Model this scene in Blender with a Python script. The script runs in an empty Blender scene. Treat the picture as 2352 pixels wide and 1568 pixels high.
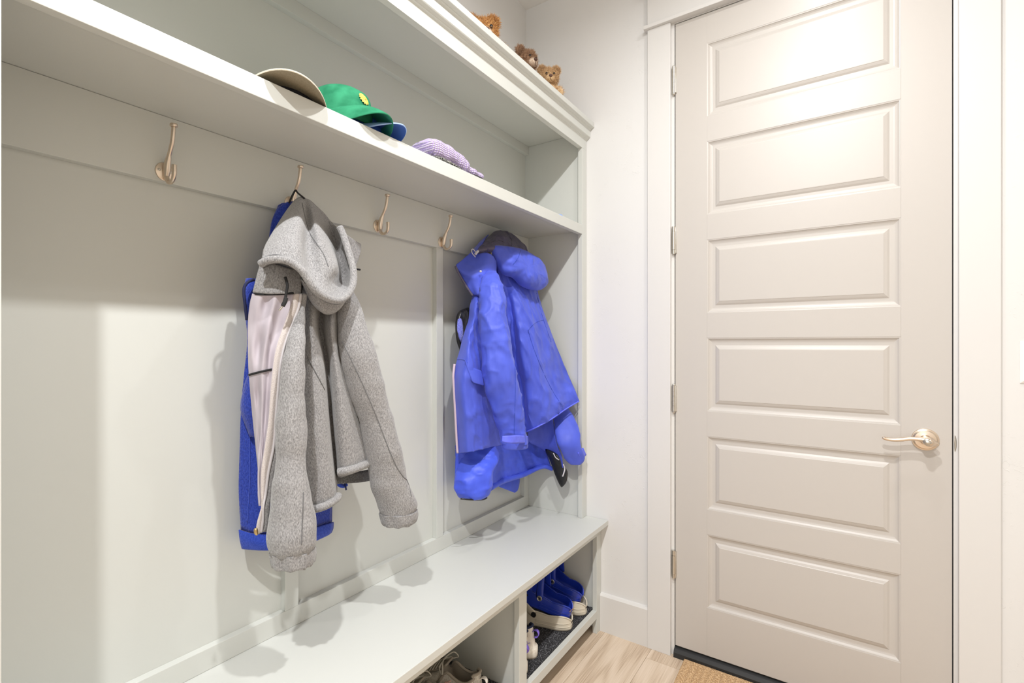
import bpy, bmesh, math, random
from mathutils import Vector, Matrix, noise
random.seed(7)
C = bpy.context.scene.collection
PI = math.pi

# ------------------------------------------------------------------ camera model
CAMZ = 1.222
FPX = 1122.0
YAW = math.radians(34.05)
HY = 790.1
FW = Vector((-math.sin(YAW), math.cos(YAW), 0))
RT = Vector((math.cos(YAW), math.sin(YAW), 0))
EYE = Vector((0, 0, CAMZ))
XW = -1.238          # plastered left wall
XP = -1.2265         # face of the locker back panel
XR = -1.2065         # face of the rails on it
YD = 1.952           # door wall
def ray(px, py):
    return FW + RT * ((px - 1176) / FPX) + Vector((0, 0, -(py - HY) / FPX))
def atX(px, py, X):
    r = ray(px, py); return EYE + r * (X / r.x)
def atZ(px, py, Z):
    r = ray(px, py); return EYE + r * ((Z - CAMZ) / r.z)
def P(px, py, d):            # a point d metres out from the locker back panel
    return atX(px, py, XP + d)
def depth(p):
    return (p - EYE).dot(FW)

# ------------------------------------------------------------------ materials
MATS = {}
def lin(r, g, b):
    f = lambda c: (c/255/12.92 if c/255 <= .04045 else ((c/255+.055)/1.055)**2.4)
    return (f(r), f(g), f(b), 1)
def nt(name):
    m = bpy.data.materials.new(name); m.use_nodes = True
    t = m.node_tree; b = t.nodes['Principled BSDF']
    return m, t, b
def N(t, kind, **kw):
    n = t.nodes.new(kind)
    for k, v in kw.items():
        if k in n.inputs: n.inputs[k].default_value = v
        else: setattr(n, k, v)
    return n
def coords(t, scale=(1, 1, 1), rot=(0, 0, 0)):
    tc = t.nodes.new('ShaderNodeTexCoord'); mp = t.nodes.new('ShaderNodeMapping')
    mp.inputs['Scale'].default_value = scale; mp.inputs['Rotation'].default_value = rot
    t.links.new(tc.outputs['Object'], mp.inputs['Vector'])
    return mp.outputs['Vector']
def bump(t, b, h, strength, dist):
    n = N(t, 'ShaderNodeBump', Strength=strength, Distance=dist)
    t.links.new(h, n.inputs['Height']); t.links.new(n.outputs['Normal'], b.inputs['Normal'])
    return n
def ramp(t, fac, stops):
    r = t.nodes.new('ShaderNodeValToRGB')
    e = r.color_ramp.elements
    while len(e) < len(stops): e.new(.5)
    for i, (p, c) in enumerate(stops):
        e[i].position = p; e[i].color = c if len(c) == 4 else (*c, 1)
    t.links.new(fac, r.inputs['Fac'])
    return r.outputs['Color']
def plain(name, col, rough=.5, metal=0, bscale=None, bstr=.1, bdist=.001, coat=0, sheen=0, spec=.5):
    m, t, b = nt(name)
    b.inputs['Base Color'].default_value = col if len(col) == 4 else (*col, 1)
    b.inputs['Roughness'].default_value = rough
    b.inputs['Metallic'].default_value = metal
    b.inputs['Coat Weight'].default_value = coat
    b.inputs['Sheen Weight'].default_value = sheen
    b.inputs['Specular IOR Level'].default_value = spec
    if bscale:
        n = N(t, 'ShaderNodeTexNoise', Scale=bscale, Detail=3.0)
        t.links.new(coords(t), n.inputs['Vector'])
        bump(t, b, n.outputs['Fac'], bstr, bdist)
    MATS[name] = m
    return m
def mottled(name, c1, c2, scale, stretch=(1, 1, 1), rough=.9, lo=.35, hi=.65, bstr=.3, bdist=.002, sheen=0, detail=2.0, spec=.3):
    m, t, b = nt(name)
    n = N(t, 'ShaderNodeTexNoise', Scale=scale, Detail=detail)
    t.links.new(coords(t, stretch), n.inputs['Vector'])
    t.links.new(ramp(t, n.outputs['Fac'], [(lo, c1), (hi, c2)]), b.inputs['Base Color'])
    b.inputs['Roughness'].default_value = rough
    b.inputs['Sheen Weight'].default_value = sheen
    b.inputs['Specular IOR Level'].default_value = spec
    bump(t, b, n.outputs['Fac'], bstr, bdist)
    MATS[name] = m
    return m

CAB = plain('sage_grey_paint', (.59, .605, .575), .33, bscale=260, bstr=.05, bdist=.0006)
DOORP = plain('cream_white_paint', (.525, .497, .465), .38, bscale=300, bstr=.03, bdist=.0005)
TRIM = plain('white_trim_paint', (.67, .662, .648), .40, bscale=300, bstr=.03, bdist=.0005)

def wall_mat():
    m, t, b = nt('textured_wall_paint')
    b.inputs['Base Color'].default_value = (.70, .698, .692, 1)
    b.inputs['Roughness'].default_value = .62
    v = coords(t)
    n1 = N(t, 'ShaderNodeTexNoise', Scale=9.0, Detail=4.0, Distortion=1.2)
    n2 = N(t, 'ShaderNodeTexNoise', Scale=60.0, Detail=3.0, Distortion=2.0)
    for n in (n1, n2): t.links.new(v, n.inputs['Vector'])
    a = ramp(t, n1.outputs['Fac'], [(.52, (0, 0, 0)), (.66, (1, 1, 1))])
    c = ramp(t, n2.outputs['Fac'], [(.60, (0, 0, 0)), (.68, (1, 1, 1))])
    mx = N(t, 'ShaderNodeMath', operation='MULTIPLY')
    t.links.new(a, mx.inputs[0]); t.links.new(c, mx.inputs[1])
    ad = N(t, 'ShaderNodeMath', operation='MULTIPLY_ADD'); ad.inputs[1].default_value = .25
    t.links.new(n1.outputs['Fac'], ad.inputs[0]); t.links.new(mx.outputs[0], ad.inputs[2])
    bump(t, b, ad.outputs[0], .34, .0024)
    return m
WALL = wall_mat()
CEIL = plain('ceiling_paint', (.76, .75, .73), .8, bscale=80, bstr=.1)

def floor_mat():
    m, t, b = nt('oak_plank')
    at = N(t, 'ShaderNodeAttribute', attribute_name='plank')
    tc = t.nodes.new('ShaderNodeTexCoord')
    off = N(t, 'ShaderNodeVectorMath', operation='MULTIPLY_ADD')
    off.inputs[1].default_value = (7.3, 3.1, 1.7)
    t.links.new(at.outputs['Vector'], off.inputs[0]); t.links.new(tc.outputs['Object'], off.inputs[2])
    mp = N(t, 'ShaderNodeMapping', Scale=(1, .12, 1)); t.links.new(off.outputs[0], mp.inputs['Vector'])
    n = N(t, 'ShaderNodeTexNoise', Scale=6.5, Detail=2.0); t.links.new(mp.outputs[0], n.inputs['Vector'])
    mul = N(t, 'ShaderNodeMath', operation='MULTIPLY'); mul.inputs[1].default_value = 46.0
    t.links.new(n.outputs['Fac'], mul.inputs[0])
    sn = N(t, 'ShaderNodeMath', operation='SINE'); t.links.new(mul.outputs[0], sn.inputs[0])
    mp2 = N(t, 'ShaderNodeMapping', Scale=(1, .018, 1)); t.links.new(off.outputs[0], mp2.inputs['Vector'])
    n2 = N(t, 'ShaderNodeTexNoise', Scale=430.0, Detail=3.0); t.links.new(mp2.outputs[0], n2.inputs['Vector'])
    a = N(t, 'ShaderNodeMath', operation='MULTIPLY_ADD'); a.inputs[1].default_value = .075
    sq = N(t, 'ShaderNodeMath', operation='MULTIPLY_ADD'); sq.inputs[1].default_value = .42; sq.inputs[2].default_value = .29
    t.links.new(n2.outputs['Fac'], sq.inputs[0])
    t.links.new(sn.outputs[0], a.inputs[0]); t.links.new(sq.outputs[0], a.inputs[2])
    col = ramp(t, a.outputs[0], [(.36, lin(178, 156, 134)), (.47, lin(206, 187, 165)), (.62, lin(218, 201, 182))])
    t.links.new(col, b.inputs['Base Color'])
    b.inputs['Roughness'].default_value = .5
    bump(t, b, a.outputs[0], .12, .0008)
    return m
FLOOR = floor_mat()

NICKEL = plain('satin_nickel', lin(226, 210, 192), .34, 1.0)
STEEL = plain('brushed_steel', lin(205, 200, 190), .36, 1.0)
BLACKR = plain('black_rubber', (.016, .017, .018), .5)
GAPD = plain('dark_gap_fill', (.03, .024, .02), .8)  # near-black fill behind the door gaps and plank joints
WHITEP = plain('white_plastic', (.86, .85, .82), .3)

def ribbed_mat():
    m, t, b = nt('charcoal_ribbed_carpet')
    n = N(t, 'ShaderNodeTexNoise', Scale=620.0, Detail=1.0)
    t.links.new(coords(t, (1, 1, .3)), n.inputs['Vector'])
    col = ramp(t, n.outputs['Fac'], [(.45, (.012, .012, .014)), (.60, (.04, .04, .045)), (.70, (.33, .33, .35))])
    t.links.new(col, b.inputs['Base Color']); b.inputs['Roughness'].default_value = .95
    bump(t, b, n.outputs['Fac'], .6, .003)
    return m
RIB = ribbed_mat()
COIR = mottled('coir', lin(160, 126, 88), lin(214, 184, 146), 320, rough=.95, bstr=.6, bdist=.003)

GREY = mottled('heather_grey_fleece', (.15, .148, .15), (.43, .425, .43), 430, (1, 1, .5), .95, .25, .75, .5, .003, .35, detail=7.0, spec=.1)
GREYD = mottled('shaded_grey_fleece', (.05, .05, .052), (.20, .20, .20), 520, (1, 1, .6), .95, .30, .72, .5, .004, .2, detail=3.0, spec=.1)  # darker copy of the grey fleece, shade of the hood cavity put into colour
LINING = mottled('lilac_lining', (.43, .39, .435), (.54, .50, .55), 40, (1, 1, .3), .7, .3, .7, .15, .002)
TAPE = mottled('pinkish_zip_tape', (.50, .45, .43), (.62, .57, .55), 500, (1, 1, 1), .8, .3, .7, .4, .002)
BLUEF = mottled('royal_blue_fleece', (.016, .035, .27), (.04, .075, .45), 380, (1, 1, .6), .95, .3, .7, .7, .003, .25, spec=.1)
BLUEF2 = mottled('royal_blue_hem', (.02, .05, .36), (.045, .09, .52), 380, (1, 1, .6), .9, .3, .7, .4, .002, .2, spec=.1)
RAIN = mottled('periwinkle_nylon', (.066, .100, .57), (.082, .122, .66), 30, (1, 1, .4), .48, .3, .7, .18, .003, .1)
RAINL = mottled('periwinkle_seam', (.12, .15, .80), (.14, .18, .88), 60, (1, 1, 1), .5, .3, .7, .1, .002)
PUFF = mottled('bright_blue_nylon', (.055, .095, .66), (.07, .125, .78), 26, (1, 1, .6), .42, .3, .7, .35, .006, .1)
PURPL = plain('dark_plum_lining', (.085, .075, .125), .35, bscale=70, bstr=.5, bdist=.004)
PINK = plain('pale_pink_zip', (.60, .48, .56), .6)
BLK = plain('black_nylon', (.012, .012, .014), .32, bscale=60, bstr=.5, bdist=.004)
CORD = plain('black_cord', (.012, .012, .013), .8)
FUZZB = mottled('fuzzy_blue_pile', (.06, .08, .55), (.30, .34, .90), 420, (1, 1, 1), .95, .35, .65, .9, .006, .4)
LGREY = plain('pale_grey_plastic', (.55, .53, .55), .4)

# ------------------------------------------------------------------ object helpers
def link(o, parent=None):
    C.objects.link(o)
    if parent is not None: o.parent = parent
    return o
def wloc(o):
    v = Vector((0, 0, 0))
    while o is not None:
        v += o.location; o = o.parent
    return v
def make(name, V, Fc, mat, parent=None, smooth=True, local=False, mods=()):
    me = bpy.data.meshes.new(name)
    off = Vector((0, 0, 0)) if (parent is None or local) else wloc(parent)
    me.from_pydata([tuple(Vector(v) - off) for v in V], [], Fc)
    me.update()
    bm = bmesh.new(); bm.from_mesh(me); bmesh.ops.recalc_face_normals(bm, faces=bm.faces); bm.to_mesh(me); bm.free()
    me.materials.append(mat)
    if smooth:
        for p in me.polygons: p.use_smooth = True
    o = bpy.data.objects.new(name, me)
    for kind, kw in mods:
        md = o.modifiers.new(kind.lower(), kind)
        for k, v in kw.items(): setattr(md, k, v)
    return link(o, parent)
def thing(name, label, cat, loc=(0, 0, 0), rot=(0, 0, 0), group=None):
    o = bpy.data.objects.new(name, None); o.location = loc; o.rotation_euler = rot
    o.empty_display_size = .02
    return tag(link(o), label, cat, group)
def tag(o, label, cat, group=None):
    o['label'] = label; o['category'] = cat
    if group: o['group'] = group
    return o
def plabel(o, s):
    o['label'] = s; return o
def dup(root, loc=None, rot=None, label=None):
    r = root.copy(); C.objects.link(r)
    if loc is not None: r.location = loc
    if rot is not None: r.rotation_euler = rot
    if label: r['label'] = label
    for ch in list(root.children):
        c = ch.copy(); C.objects.link(c); c.parent = r
        for g in list(ch.children):
            d = g.copy(); C.objects.link(d); d.parent = c
    return r

class MB:
    """collects vertices and faces of one mesh"""
    def __init__(s): s.V = []; s.F = []
    def add(s, V, Fc):
        n = len(s.V); s.V += [Vector(v) for v in V]; s.F += [tuple(n + i for i in f) for f in Fc]
        return s
    def box(s, x0, x1, y0, y1, z0, z1, bev=.0):
        bm = bmesh.new()
        vs = [bm.verts.new((x, y, z)) for x in (x0, x1) for y in (y0, y1) for z in (z0, z1)]
        for f in ((0, 1, 3, 2), (4, 6, 7, 5), (0, 4, 5, 1), (2, 3, 7, 6), (0, 2, 6, 4), (1, 5, 7, 3)):
            bm.faces.new([vs[i] for i in f])
        if bev > 0:
            bmesh.ops.bevel(bm, geom=list(bm.edges), offset=bev, segments=2, profile=.6, affect='EDGES')
        bm.verts.index_update()
        s.add([v.co.copy() for v in bm.verts], [tuple(v.index for v in f.verts) for f in bm.faces]); bm.free()
        return s
    def grid(s, rows, close_u=False, close_v=False, cap0=False, cap1=False):
        nu = len(rows[0]); nv = len(rows); V = [p for r in rows for p in r]; Fc = []
        for j in range(nv if close_v else nv - 1):
            for i in range(nu if close_u else nu - 1):
                a = j*nu + i; b = j*nu + (i+1) % nu; c = ((j+1) % nv)*nu + (i+1) % nu; d = ((j+1) % nv)*nu + i
                Fc.append((a, b, c, d))
        if cap0: Fc.append(tuple(range(nu)))
        if cap1: Fc.append(tuple((nv-1)*nu + i for i in range(nu)))
        return s.add(V, Fc)
    def tube(s, pts, r, n=10, cap=True, flat=1.0, closed=False):
        pts = [Vector(p) for p in pts]; rows = []; m = len(pts)
        up = None
        for i, p in enumerate(pts):
            if closed: tg = pts[(i+1) % m] - pts[i-1]
            else: tg = pts[min(i+1, m-1)] - pts[max(i-1, 0)]
            tg.normalize()
            if up is None:
                a = Vector((0, 0, 1)) if abs(tg.z) < .9 else Vector((1, 0, 0))
                up = (a - tg*a.dot(tg)).normalized()
            else: up = (up - tg*up.dot(tg)).normalized()
            sd = tg.cross(up)
            rr = r[i] if isinstance(r, (list, tuple)) else r
            rows.append([p + up*(rr*flat*math.cos(2*PI*k/n)) + sd*(rr*math.sin(2*PI*k/n)) for k in range(n)])
        return s.grid(rows, close_u=True, close_v=closed, cap0=cap and not closed, cap1=cap and not closed)
    def extrude_y(s, prof, y0, y1, close=True):
        n = len(prof)
        V = [(x, y0, z) for x, z in prof] + [(x, y1, z) for x, z in prof]
        Fc = [(i, (i+1) % n, n + (i+1) % n, n + i) for i in range(n)] + [tuple(range(n)), tuple(n + i for i in range(n))]
        return s.add(V, Fc)
    def ball(s, c, r, nu=18, nv=12):
        c = Vector(c); r = r if isinstance(r, (tuple, list)) else (r, r, r)
        rows = []
        for j in range(nv+1):
            th = PI*j/nv
            rows.append([c + Vector((r[0]*math.sin(th)*math.cos(2*PI*i/nu), r[1]*math.sin(th)*math.sin(2*PI*i/nu), r[2]*math.cos(th))) for i in range(nu)])
        return s.grid(rows, close_u=True)
    def xf(s, M):
        s.V = [M @ v for v in s.V]; return s
    def obj(s, name, mat, parent=None, **kw):
        return make(name, s.V, s.F, mat, parent, **kw)

def structure(o):
    o['kind'] = 'structure'; return o
def cr(p0, p1, p2, p3, t):
    return .5*((2*p1) + (-p0+p2)*t + (2*p0-5*p1+4*p2-p3)*t*t + (-p0+3*p1-3*p2+p3)*t*t*t)
def spline(pts, n, closed=False):
    """n samples per span of a smooth curve through pts"""
    pts = [Vector(p) for p in pts]; m = len(pts); out = []
    for i in range(m if closed else m-1):
        g = lambda k: pts[k % m] if closed else pts[max(0, min(m-1, k))]
        for k in range(n): out.append(cr(g(i-1), g(i), g(i+1), g(i+2), k/n))
    if not closed: out.append(pts[-1].copy())
    return out
def dense(rows, nu, nv):
    R = [spline(r, nu) for r in rows]
    cols = [spline([r[i] for r in R], nv) for i in range(len(R[0]))]
    return [[cols[i][j] for i in range(len(cols))] for j in range(len(cols[0]))]
def wrinkle(p, amp, fy=14, fz=5, seed=0, fine=.4):
    v = Vector((p.x*fy*.7 + seed, p.y*fy, p.z*fz + .5*p.y*fy*.3))
    w = noise.noise(v)*amp + noise.noise(v*2.7 + Vector((3.1, seed, 1.7)))*amp*fine
    return w
def crumple(p, amp, f=22, seed=0):
    """sharp creases"""
    v = Vector((p.x*f*.5 + seed, p.y*f + p.z*f*.30, p.z*f*.42 - p.y*f*.2))
    r1 = max(0, 1 - abs(noise.noise(v))*2.6)**2.2
    r2 = max(0, 1 - abs(noise.noise(v*1.9 + Vector((seed, 5, 2))))*2.6)**2.2
    r3 = noise.noise(v*.6 + Vector((9, seed, 4)))
    return (r1*.75 + r2*.4 + r3*.9 - .3)*amp
def px_rows(rows):
    return [[P(*c) for c in r] for r in rows]
def sheet(name, rows, mat, parent, nu=6, nv=6, amp=.0, crease=0, fy=14, fz=5, seed=0, thick=.004, back=None, fade=True):
    """draped cloth: rows of (px, py, distance from panel); pushed along the sight line by folds"""
    G = dense(px_rows(rows), nu, nv)
    out = []
    for j, r in enumerate(G):
        o = []
        for i, p in enumerate(r):
            k = 1.0
            if fade: k = min(1, i/3, (len(r)-1-i)/3)*.85 + .15
            w = (wrinkle(p, amp, fy, fz, seed) if amp else 0) + (crumple(p, crease, seed=seed) if crease else 0)
            d = (EYE - p).normalized()
            d = Vector((d.x, d.y*.35, d.z*.2)).normalized()
            o.append(p + d*(w*k))
        out.append(o)
    mb = MB()
    if back is not None:
        rows2 = []
        for r in out:
            n = len(r); b = []
            for i in range(n-2, 0, -1):
                q = r[i].copy(); e = math.sin(PI*i/(n-1))**.5
                q.x = min(q.x - .004, (1-e)*q.x + e*(XP + back)); b.append(q)
            rows2.append(r + b)
        mb.grid(rows2, close_u=True)
    else: mb.grid(out)
    mods = [('SOLIDIFY', dict(thickness=thick, offset=-1))] if thick else []
    return mb.obj(name, mat, parent, mods=mods)
def sleeve(name, rows, mat, parent, nv=6, n=28, flat=.8, amp=.004, crease=0, fz=9, fy=10, seed=0, cap=True, gather=None):
    """rows of (left px, right px, py, distance): a round sleeve of that width"""
    pts = [(Vector(((a+b)/2, py, d))) for a, b, py, d in rows]; hw = [Vector(((b-a)/2, 0, 0)) for a, b, py, d in rows]
    pts = spline(pts, nv); hw = spline(hw, nv); R = []
    for j, (q, h) in enumerate(zip(pts, hw)):
        c = P(*q); r = h.x*depth(c)/FPX; ring = []
        for k in range(n):
            th = 2*PI*k/n
            p = c + RT*(r*math.cos(th)) - FW*(r*flat*math.sin(th))
            nr = (RT*math.cos(th) - FW*math.sin(th))
            w = wrinkle(p, amp, fy, fz, seed) + (crumple(p, crease, seed=seed) if crease else 0)
            if gather and j/len(pts) > gather: w += .0042*math.sin(th*10 + 1.3*math.sin(th*2))
            ring.append(p + nr*w)
        R.append(ring)
    mb = MB().grid(R, close_u=True, cap0=cap, cap1=cap)
    return mb.obj(name, mat, parent)
def strand(name, pts, r, mat, parent, n=8, sub=5, px=True, flat=1.0):
    p = spline([P(*q) for q in pts] if px else pts, sub)
    return MB().tube(p, r, n, flat=flat).obj(name, mat, parent)

from mathutils.bvhtree import BVHTree
def seam_on(name, pts, targets, r, mat, parent, lift=.7, sub=8, n=6):
    """a stitched line lying on the cloth along the given picture points"""
    trees = []
    for o in targets:
        off = wloc(o)
        trees.append(BVHTree.FromPolygons([v.co + off for v in o.data.vertices], [tuple(p.vertices) for p in o.data.polygons]))
    q = spline([Vector((a, b, 0)) for a, b in pts], sub); out = []
    for c in q:
        d = ray(c.x, c.y).normalized(); best = None
        for t in trees:
            h = t.ray_cast(EYE, d)
            if h[0] is not None and (best is None or h[3] < best[1]): best = (h[0], h[3])
        if best: out.append(best[0] - d*r*lift)
    if len(out) < 2: return None
    return MB().tube(out, r, n).obj(name, mat, parent)

# ------------------------------------------------------------------ room shell
ZC = 2.80
XRIGHT = 1.42
YB = -2.6
structure(MB().box(XW-.12, XW, YB, YD, 0, ZC).obj('wall_left', WALL, smooth=False))
structure(MB().box(XRIGHT, XRIGHT+.12, YB, YD, 0, ZC).obj('wall_right', plain('greige_bounce_wall', (.60, .565, .51), .7), smooth=False))  # unseen wall, its tone chosen for the bounce it sends to the locker
wb = MB().box(XW-.12, -.566, YD, YD+.13, 0, ZC).box(.295, XRIGHT+.12, YD, YD+.13, 0, ZC).box(-.566, .295, YD, YD+.13, 2.50, ZC)
structure(wb.obj('wall_back', WALL, smooth=False))
structure(MB().box(XW-.12, XRIGHT+.12, YB, YD+.13, ZC, ZC+.1).obj('ceiling', CEIL, smooth=False))

def build_floor():
    mb = MB(); ids = []
    x = -1.436
    k = 0
    rnd = random.Random(3)
    while x < XRIGHT+.12:
        x1 = x + .2005
        y = -2.6 - rnd.random()*1.2
        cuts = [y]
        first = {4: 1.871}.get(k)
        if first: cuts = [first - 1.8*i for i in range(4, -1, -1)] + [YD+.13]
        else:
            while y < YD+.13:
                y += 1.8; cuts.append(y)
        for a, b in zip(cuts, cuts[1:]):
            a = max(a, YB); b = min(b, YD+.13)
            if b - a < .004: continue
            n0 = len(mb.F)
            mb.box(x+.0004, x1-.0004, a+.0004, b-.0004, -.02, 0, .0010)
            ids += [rnd.random()]*(len(mb.F)-n0)
        x = x1; k += 1
    o = mb.obj('floor', FLOOR, smooth=False)
    at = o.data.attributes.new('plank', 'FLOAT_VECTOR', 'FACE')
    for i, v in enumerate(ids): at.data[i].vector = (v, v*1.7 % 1, v*2.9 % 1)
    structure(o)
build_floor()
structure(MB().box(XW-.12, XRIGHT+.12, YB, YD+.13, -.06, -.021).obj('floor_slab', GAPD, smooth=False))

# baseboard with eased top
bb = MB()
for x0, x1 in ((-.8565, -.649), (.376, XRIGHT)):
    prof = [(YD-.015, 0), (YD-.015, .150), (YD-.009, .158), (YD, .160), (YD, 0)]
    n = len(prof)
    bb.add([(x0, y, z) for y, z in prof] + [(x1, y, z) for y, z in prof],
           [(i, (i+1) % n, n+(i+1) % n, n+i) for i in range(n)] + [tuple(range(n)), tuple(n+i for i in range(n))])
structure(bb.obj('baseboard_back', TRIM, smooth=False))

# door casing, head and jamb
structure(MB().box(-.649, -.558, YD-.018, YD, 0, 2.484, .0015).obj('trim_1', TRIM, smooth=False))
structure(MB().box(.286, .376, YD-.018, YD, 0, 2.484, .0015).obj('trim_2', TRIM, smooth=False))
hd = MB().box(-.662, .389, YD-.032, YD, 2.484, 2.498, .002).box(-.649, .376, YD-.020, YD, 2.498, 2.63, .0015).box(-.668, .395, YD-.04, YD, 2.63, 2.65, .002)
structure(hd.obj('trim_3', TRIM, smooth=False))
jb = MB().box(-.566, -.5465, YD-.0005, YD+.13, 0, 2.50, .001).box(.2765, .295, YD-.0005, YD+.13, 0, 2.50, .001).box(-.5465, .2765, YD-.0005, YD+.13, 2.4815, 2.50)
jb.box(-.5465, -.530, YD+.047, YD+.07, 0, 2.4815).box(.260, .2765, YD+.047, YD+.07, 0, 2.4815).box(-.5465, .2765, YD+.047, YD+.07, 2.46, 2.4815)
jamb = structure(jb.obj('trim_4', TRIM, smooth=False))
gk = MB().box(-.5462, -.531, YD+.0445, YD+.0469, .0, 2.481).box(.261, .2762, YD+.0445, YD+.0469, 0, 2.481)
structure(gk.obj('trim_5', GAPD, smooth=False))  # dark strips behind the leaf edges keep the side gaps dark
# black sill
sp = [(YD+.13, .0), (YD+.13, .036), (YD+.02, .036), (YD+.004, .033), (YD-.006, .029), (YD-.011, .026), (YD-.016, .018), (YD-.018, .0)]
n = len(sp)
th = MB().add([(-.5465, y, z) for y, z in sp] + [(.2765, y, z) for y, z in sp],
              [(i, (i+1) % n, n+(i+1) % n, n+i) for i in range(n)] + [tuple(range(n)), tuple(n+i for i in range(n))])
structure(th.obj('door_threshold', BLACKR, smooth=False))

# ------------------------------------------------------------------ door leaf
DX0, DX1 = -.5430, .2730
door = bpy.data.objects.new('door_1', None); door.location = (-.135, YD, .04); door['kind'] = 'structure'
door['label'] = 'cream white six panel interior door with satin nickel lever'; link(door)
LX, RX = -.425, .153
zs = [(.222 + .3728*k, .222 + .3728*k + .278) for k in range(6)]
lf = MB()
YF = YD - .0005
def face_box(x0, x1, z0, z1): lf.box(x0, x1, YF, YF+.020, z0, z1, .0007)
lf.box(DX0+.001, DX1-.001, YF+.018, YF+.044, .0405, 2.4775)
face_box(DX0, LX, .040, 2.478); face_box(RX, DX1, .040, 2.478)
edges = [.040] + [z for pr in zs for z in pr] + [2.478]
for k in range(0, len(edges), 2): face_box(LX, RX, edges[k], edges[k+1])
lf.obj('leaf', DOORP, door, smooth=False)
def loops(x0, x1, z0, z1, prof):
    rows = []
    for ins, dy in prof:
        rows.append([Vector((x0+ins, YF+dy, z0+ins)), Vector((x1-ins, YF+dy, z0+ins)), Vector((x1-ins, YF+dy, z1-ins)), Vector((x0+ins, YF+dy, z1-ins))])
    return rows
prof = [(0, .0004), (.002, .0010), (.004, .0013), (.0055, .0035), (.010, .0066), (.015, .0083), (.0185, .0088), (.028, .0088), (.0295, .0080), (.034, .0052), (.040, .0028), (.0415, .0024), (.043, .0012), (.045, .001)]
for z0, z1 in zs:
    R = loops(LX, RX, z0, z1, prof)
    mb = MB().grid(R, close_u=True); mb.F.append(tuple(len(mb.V)-4+i for i in range(4)))
    mb.obj('raised_panel', DOORP, door, smooth=False)
MB().box(DX0+.002, DX1-.002, YF+.004, YF+.04, .0345, .0405).obj('door_sweep', BLACKR, door, smooth=False)
# hinges
for i, zc in enumerate((2.257, 1.629, 1.009, .359)):
    spring = i in (1, 3)
    cx, cy = -.5475, YD-.0075
    h = MB()
    if spring:
        h.tube([(cx, cy, zc-.054+k) for k in (0, .016)], .0066, 16).tube([(cx, cy, zc-.0365), (cx, cy, zc+.034)], .0082, 16)
        h.tube([(cx, cy, zc+.0355), (cx, cy, zc+.054)], .0074, 16)
        for a in (-.0375, .0347): h.tube([(cx, cy, zc+a), (cx, cy, zc+a+.001)], .0068, 16)
    else:
        for a, b in ((-.050, -.029), (-.0285, -.010), (-.0095, .010), (.0105, .029), (.0295, .050)): h.tube([(cx, cy, zc+a), (cx, cy, zc+b)], .0063, 16)
        for a, b in ((-.058, -.0505), (.0505, .058)): h.tube([(cx, cy, zc+a), (cx, cy, (2*zc+a+b)/2), (cx, cy, zc+b)], [.0062, .0062, .0035] if a > 0 else [.0035, .0062, .0062], 16)
    h.box(cx+.003, cx+.0095, cy-.002, cy+.010, zc-.050, zc+.050, .0008)
    h.box(cx-.0095, cx-.003, cy+.004, cy+.009, zc-.050, zc+.050, .0008)
    h.obj('hinge', STEEL, door, mods=[('EDGE_SPLIT', dict(split_angle=.6))])
# lever handle
HX, HZ = .211, .930
def lathe_y(prof, cx, cz, y0, n=40):       # prof: (radius, outwards)
    mb = MB(); rows = [[Vector((cx + r*math.cos(2*PI*k/n), y0 - o, cz + r*math.sin(2*PI*k/n))) for k in range(n)] for r, o in prof]
    mb.grid(rows, close_u=True, cap1=True); return mb
lev = bpy.data.objects.new('door_lever', None); lev.location = (0, 0, 0); link(lev, door)
lathe_y([(.0335, 0), (.0335, .003), (.0325, .0048), (.0305, .0055), (.030, .0068), (.0275, .0080), (.0265, .0092), (.020, .0105), (.015, .012), (.013, .016), (.0125, .032)], HX, HZ, YF).obj('rosette', NICKEL, lev, mods=[('EDGE_SPLIT', dict(split_angle=.5))])
lp = spline([(HX+.028, YF-.037, HZ-.008), (HX+.014, YF-.040, HZ-.003), (HX, YF-.042, HZ+.001), (HX-.018, YF-.042, HZ+.005), (HX-.040, YF-.041, HZ+.004), (HX-.062, YF-.040, HZ-.001), (HX-.082, YF-.040, HZ-.0035), (HX-.098, YF-.041, HZ-.002), (HX-.107, YF-.042, HZ+.002)], 6)
m_ = len(lp)
rad = []
for i in range(m_):
    u = i/(m_-1)
    rad.append(.0026 + .0115*math.exp(-((u-.2)/.12)**2) + .0046*(1-abs(u-.6))*1.05 if u < .97 else .0045)
rad[0] = .001; rad[-1] = .002
MB().tube(lp, rad, 18, flat=.85).obj('lever', NICKEL, lev)
tt = lathe_y([(.0105, 0), (.0105, .004), (.0095, .006)], HX, HZ, YF-.050)
tt.add(*(lambda mb: (mb.V, mb.F))(MB().ball((HX, YF-.058, HZ), (.0095, .006, .0065))))
tt.obj('thumb_turn', STEEL, lev)
# strike plate on the jamb
spm = lathe_y([(.019, 0), (.019, .0012), (.018, .002)], .2805, HZ-.004, YF+.001, 32)
spm.V = [Vector((.2790 + (v.x-.2805)*.22 if v.x > .2790 else .2790 + (v.x-.2805)*.06, v.y-.001, HZ-.004 + (v.z-HZ+.004)*1.3)) for v in spm.V]
plabel(spm.obj('strike_plate', STEEL, jamb), 'rounded metal strike plate')

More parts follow.
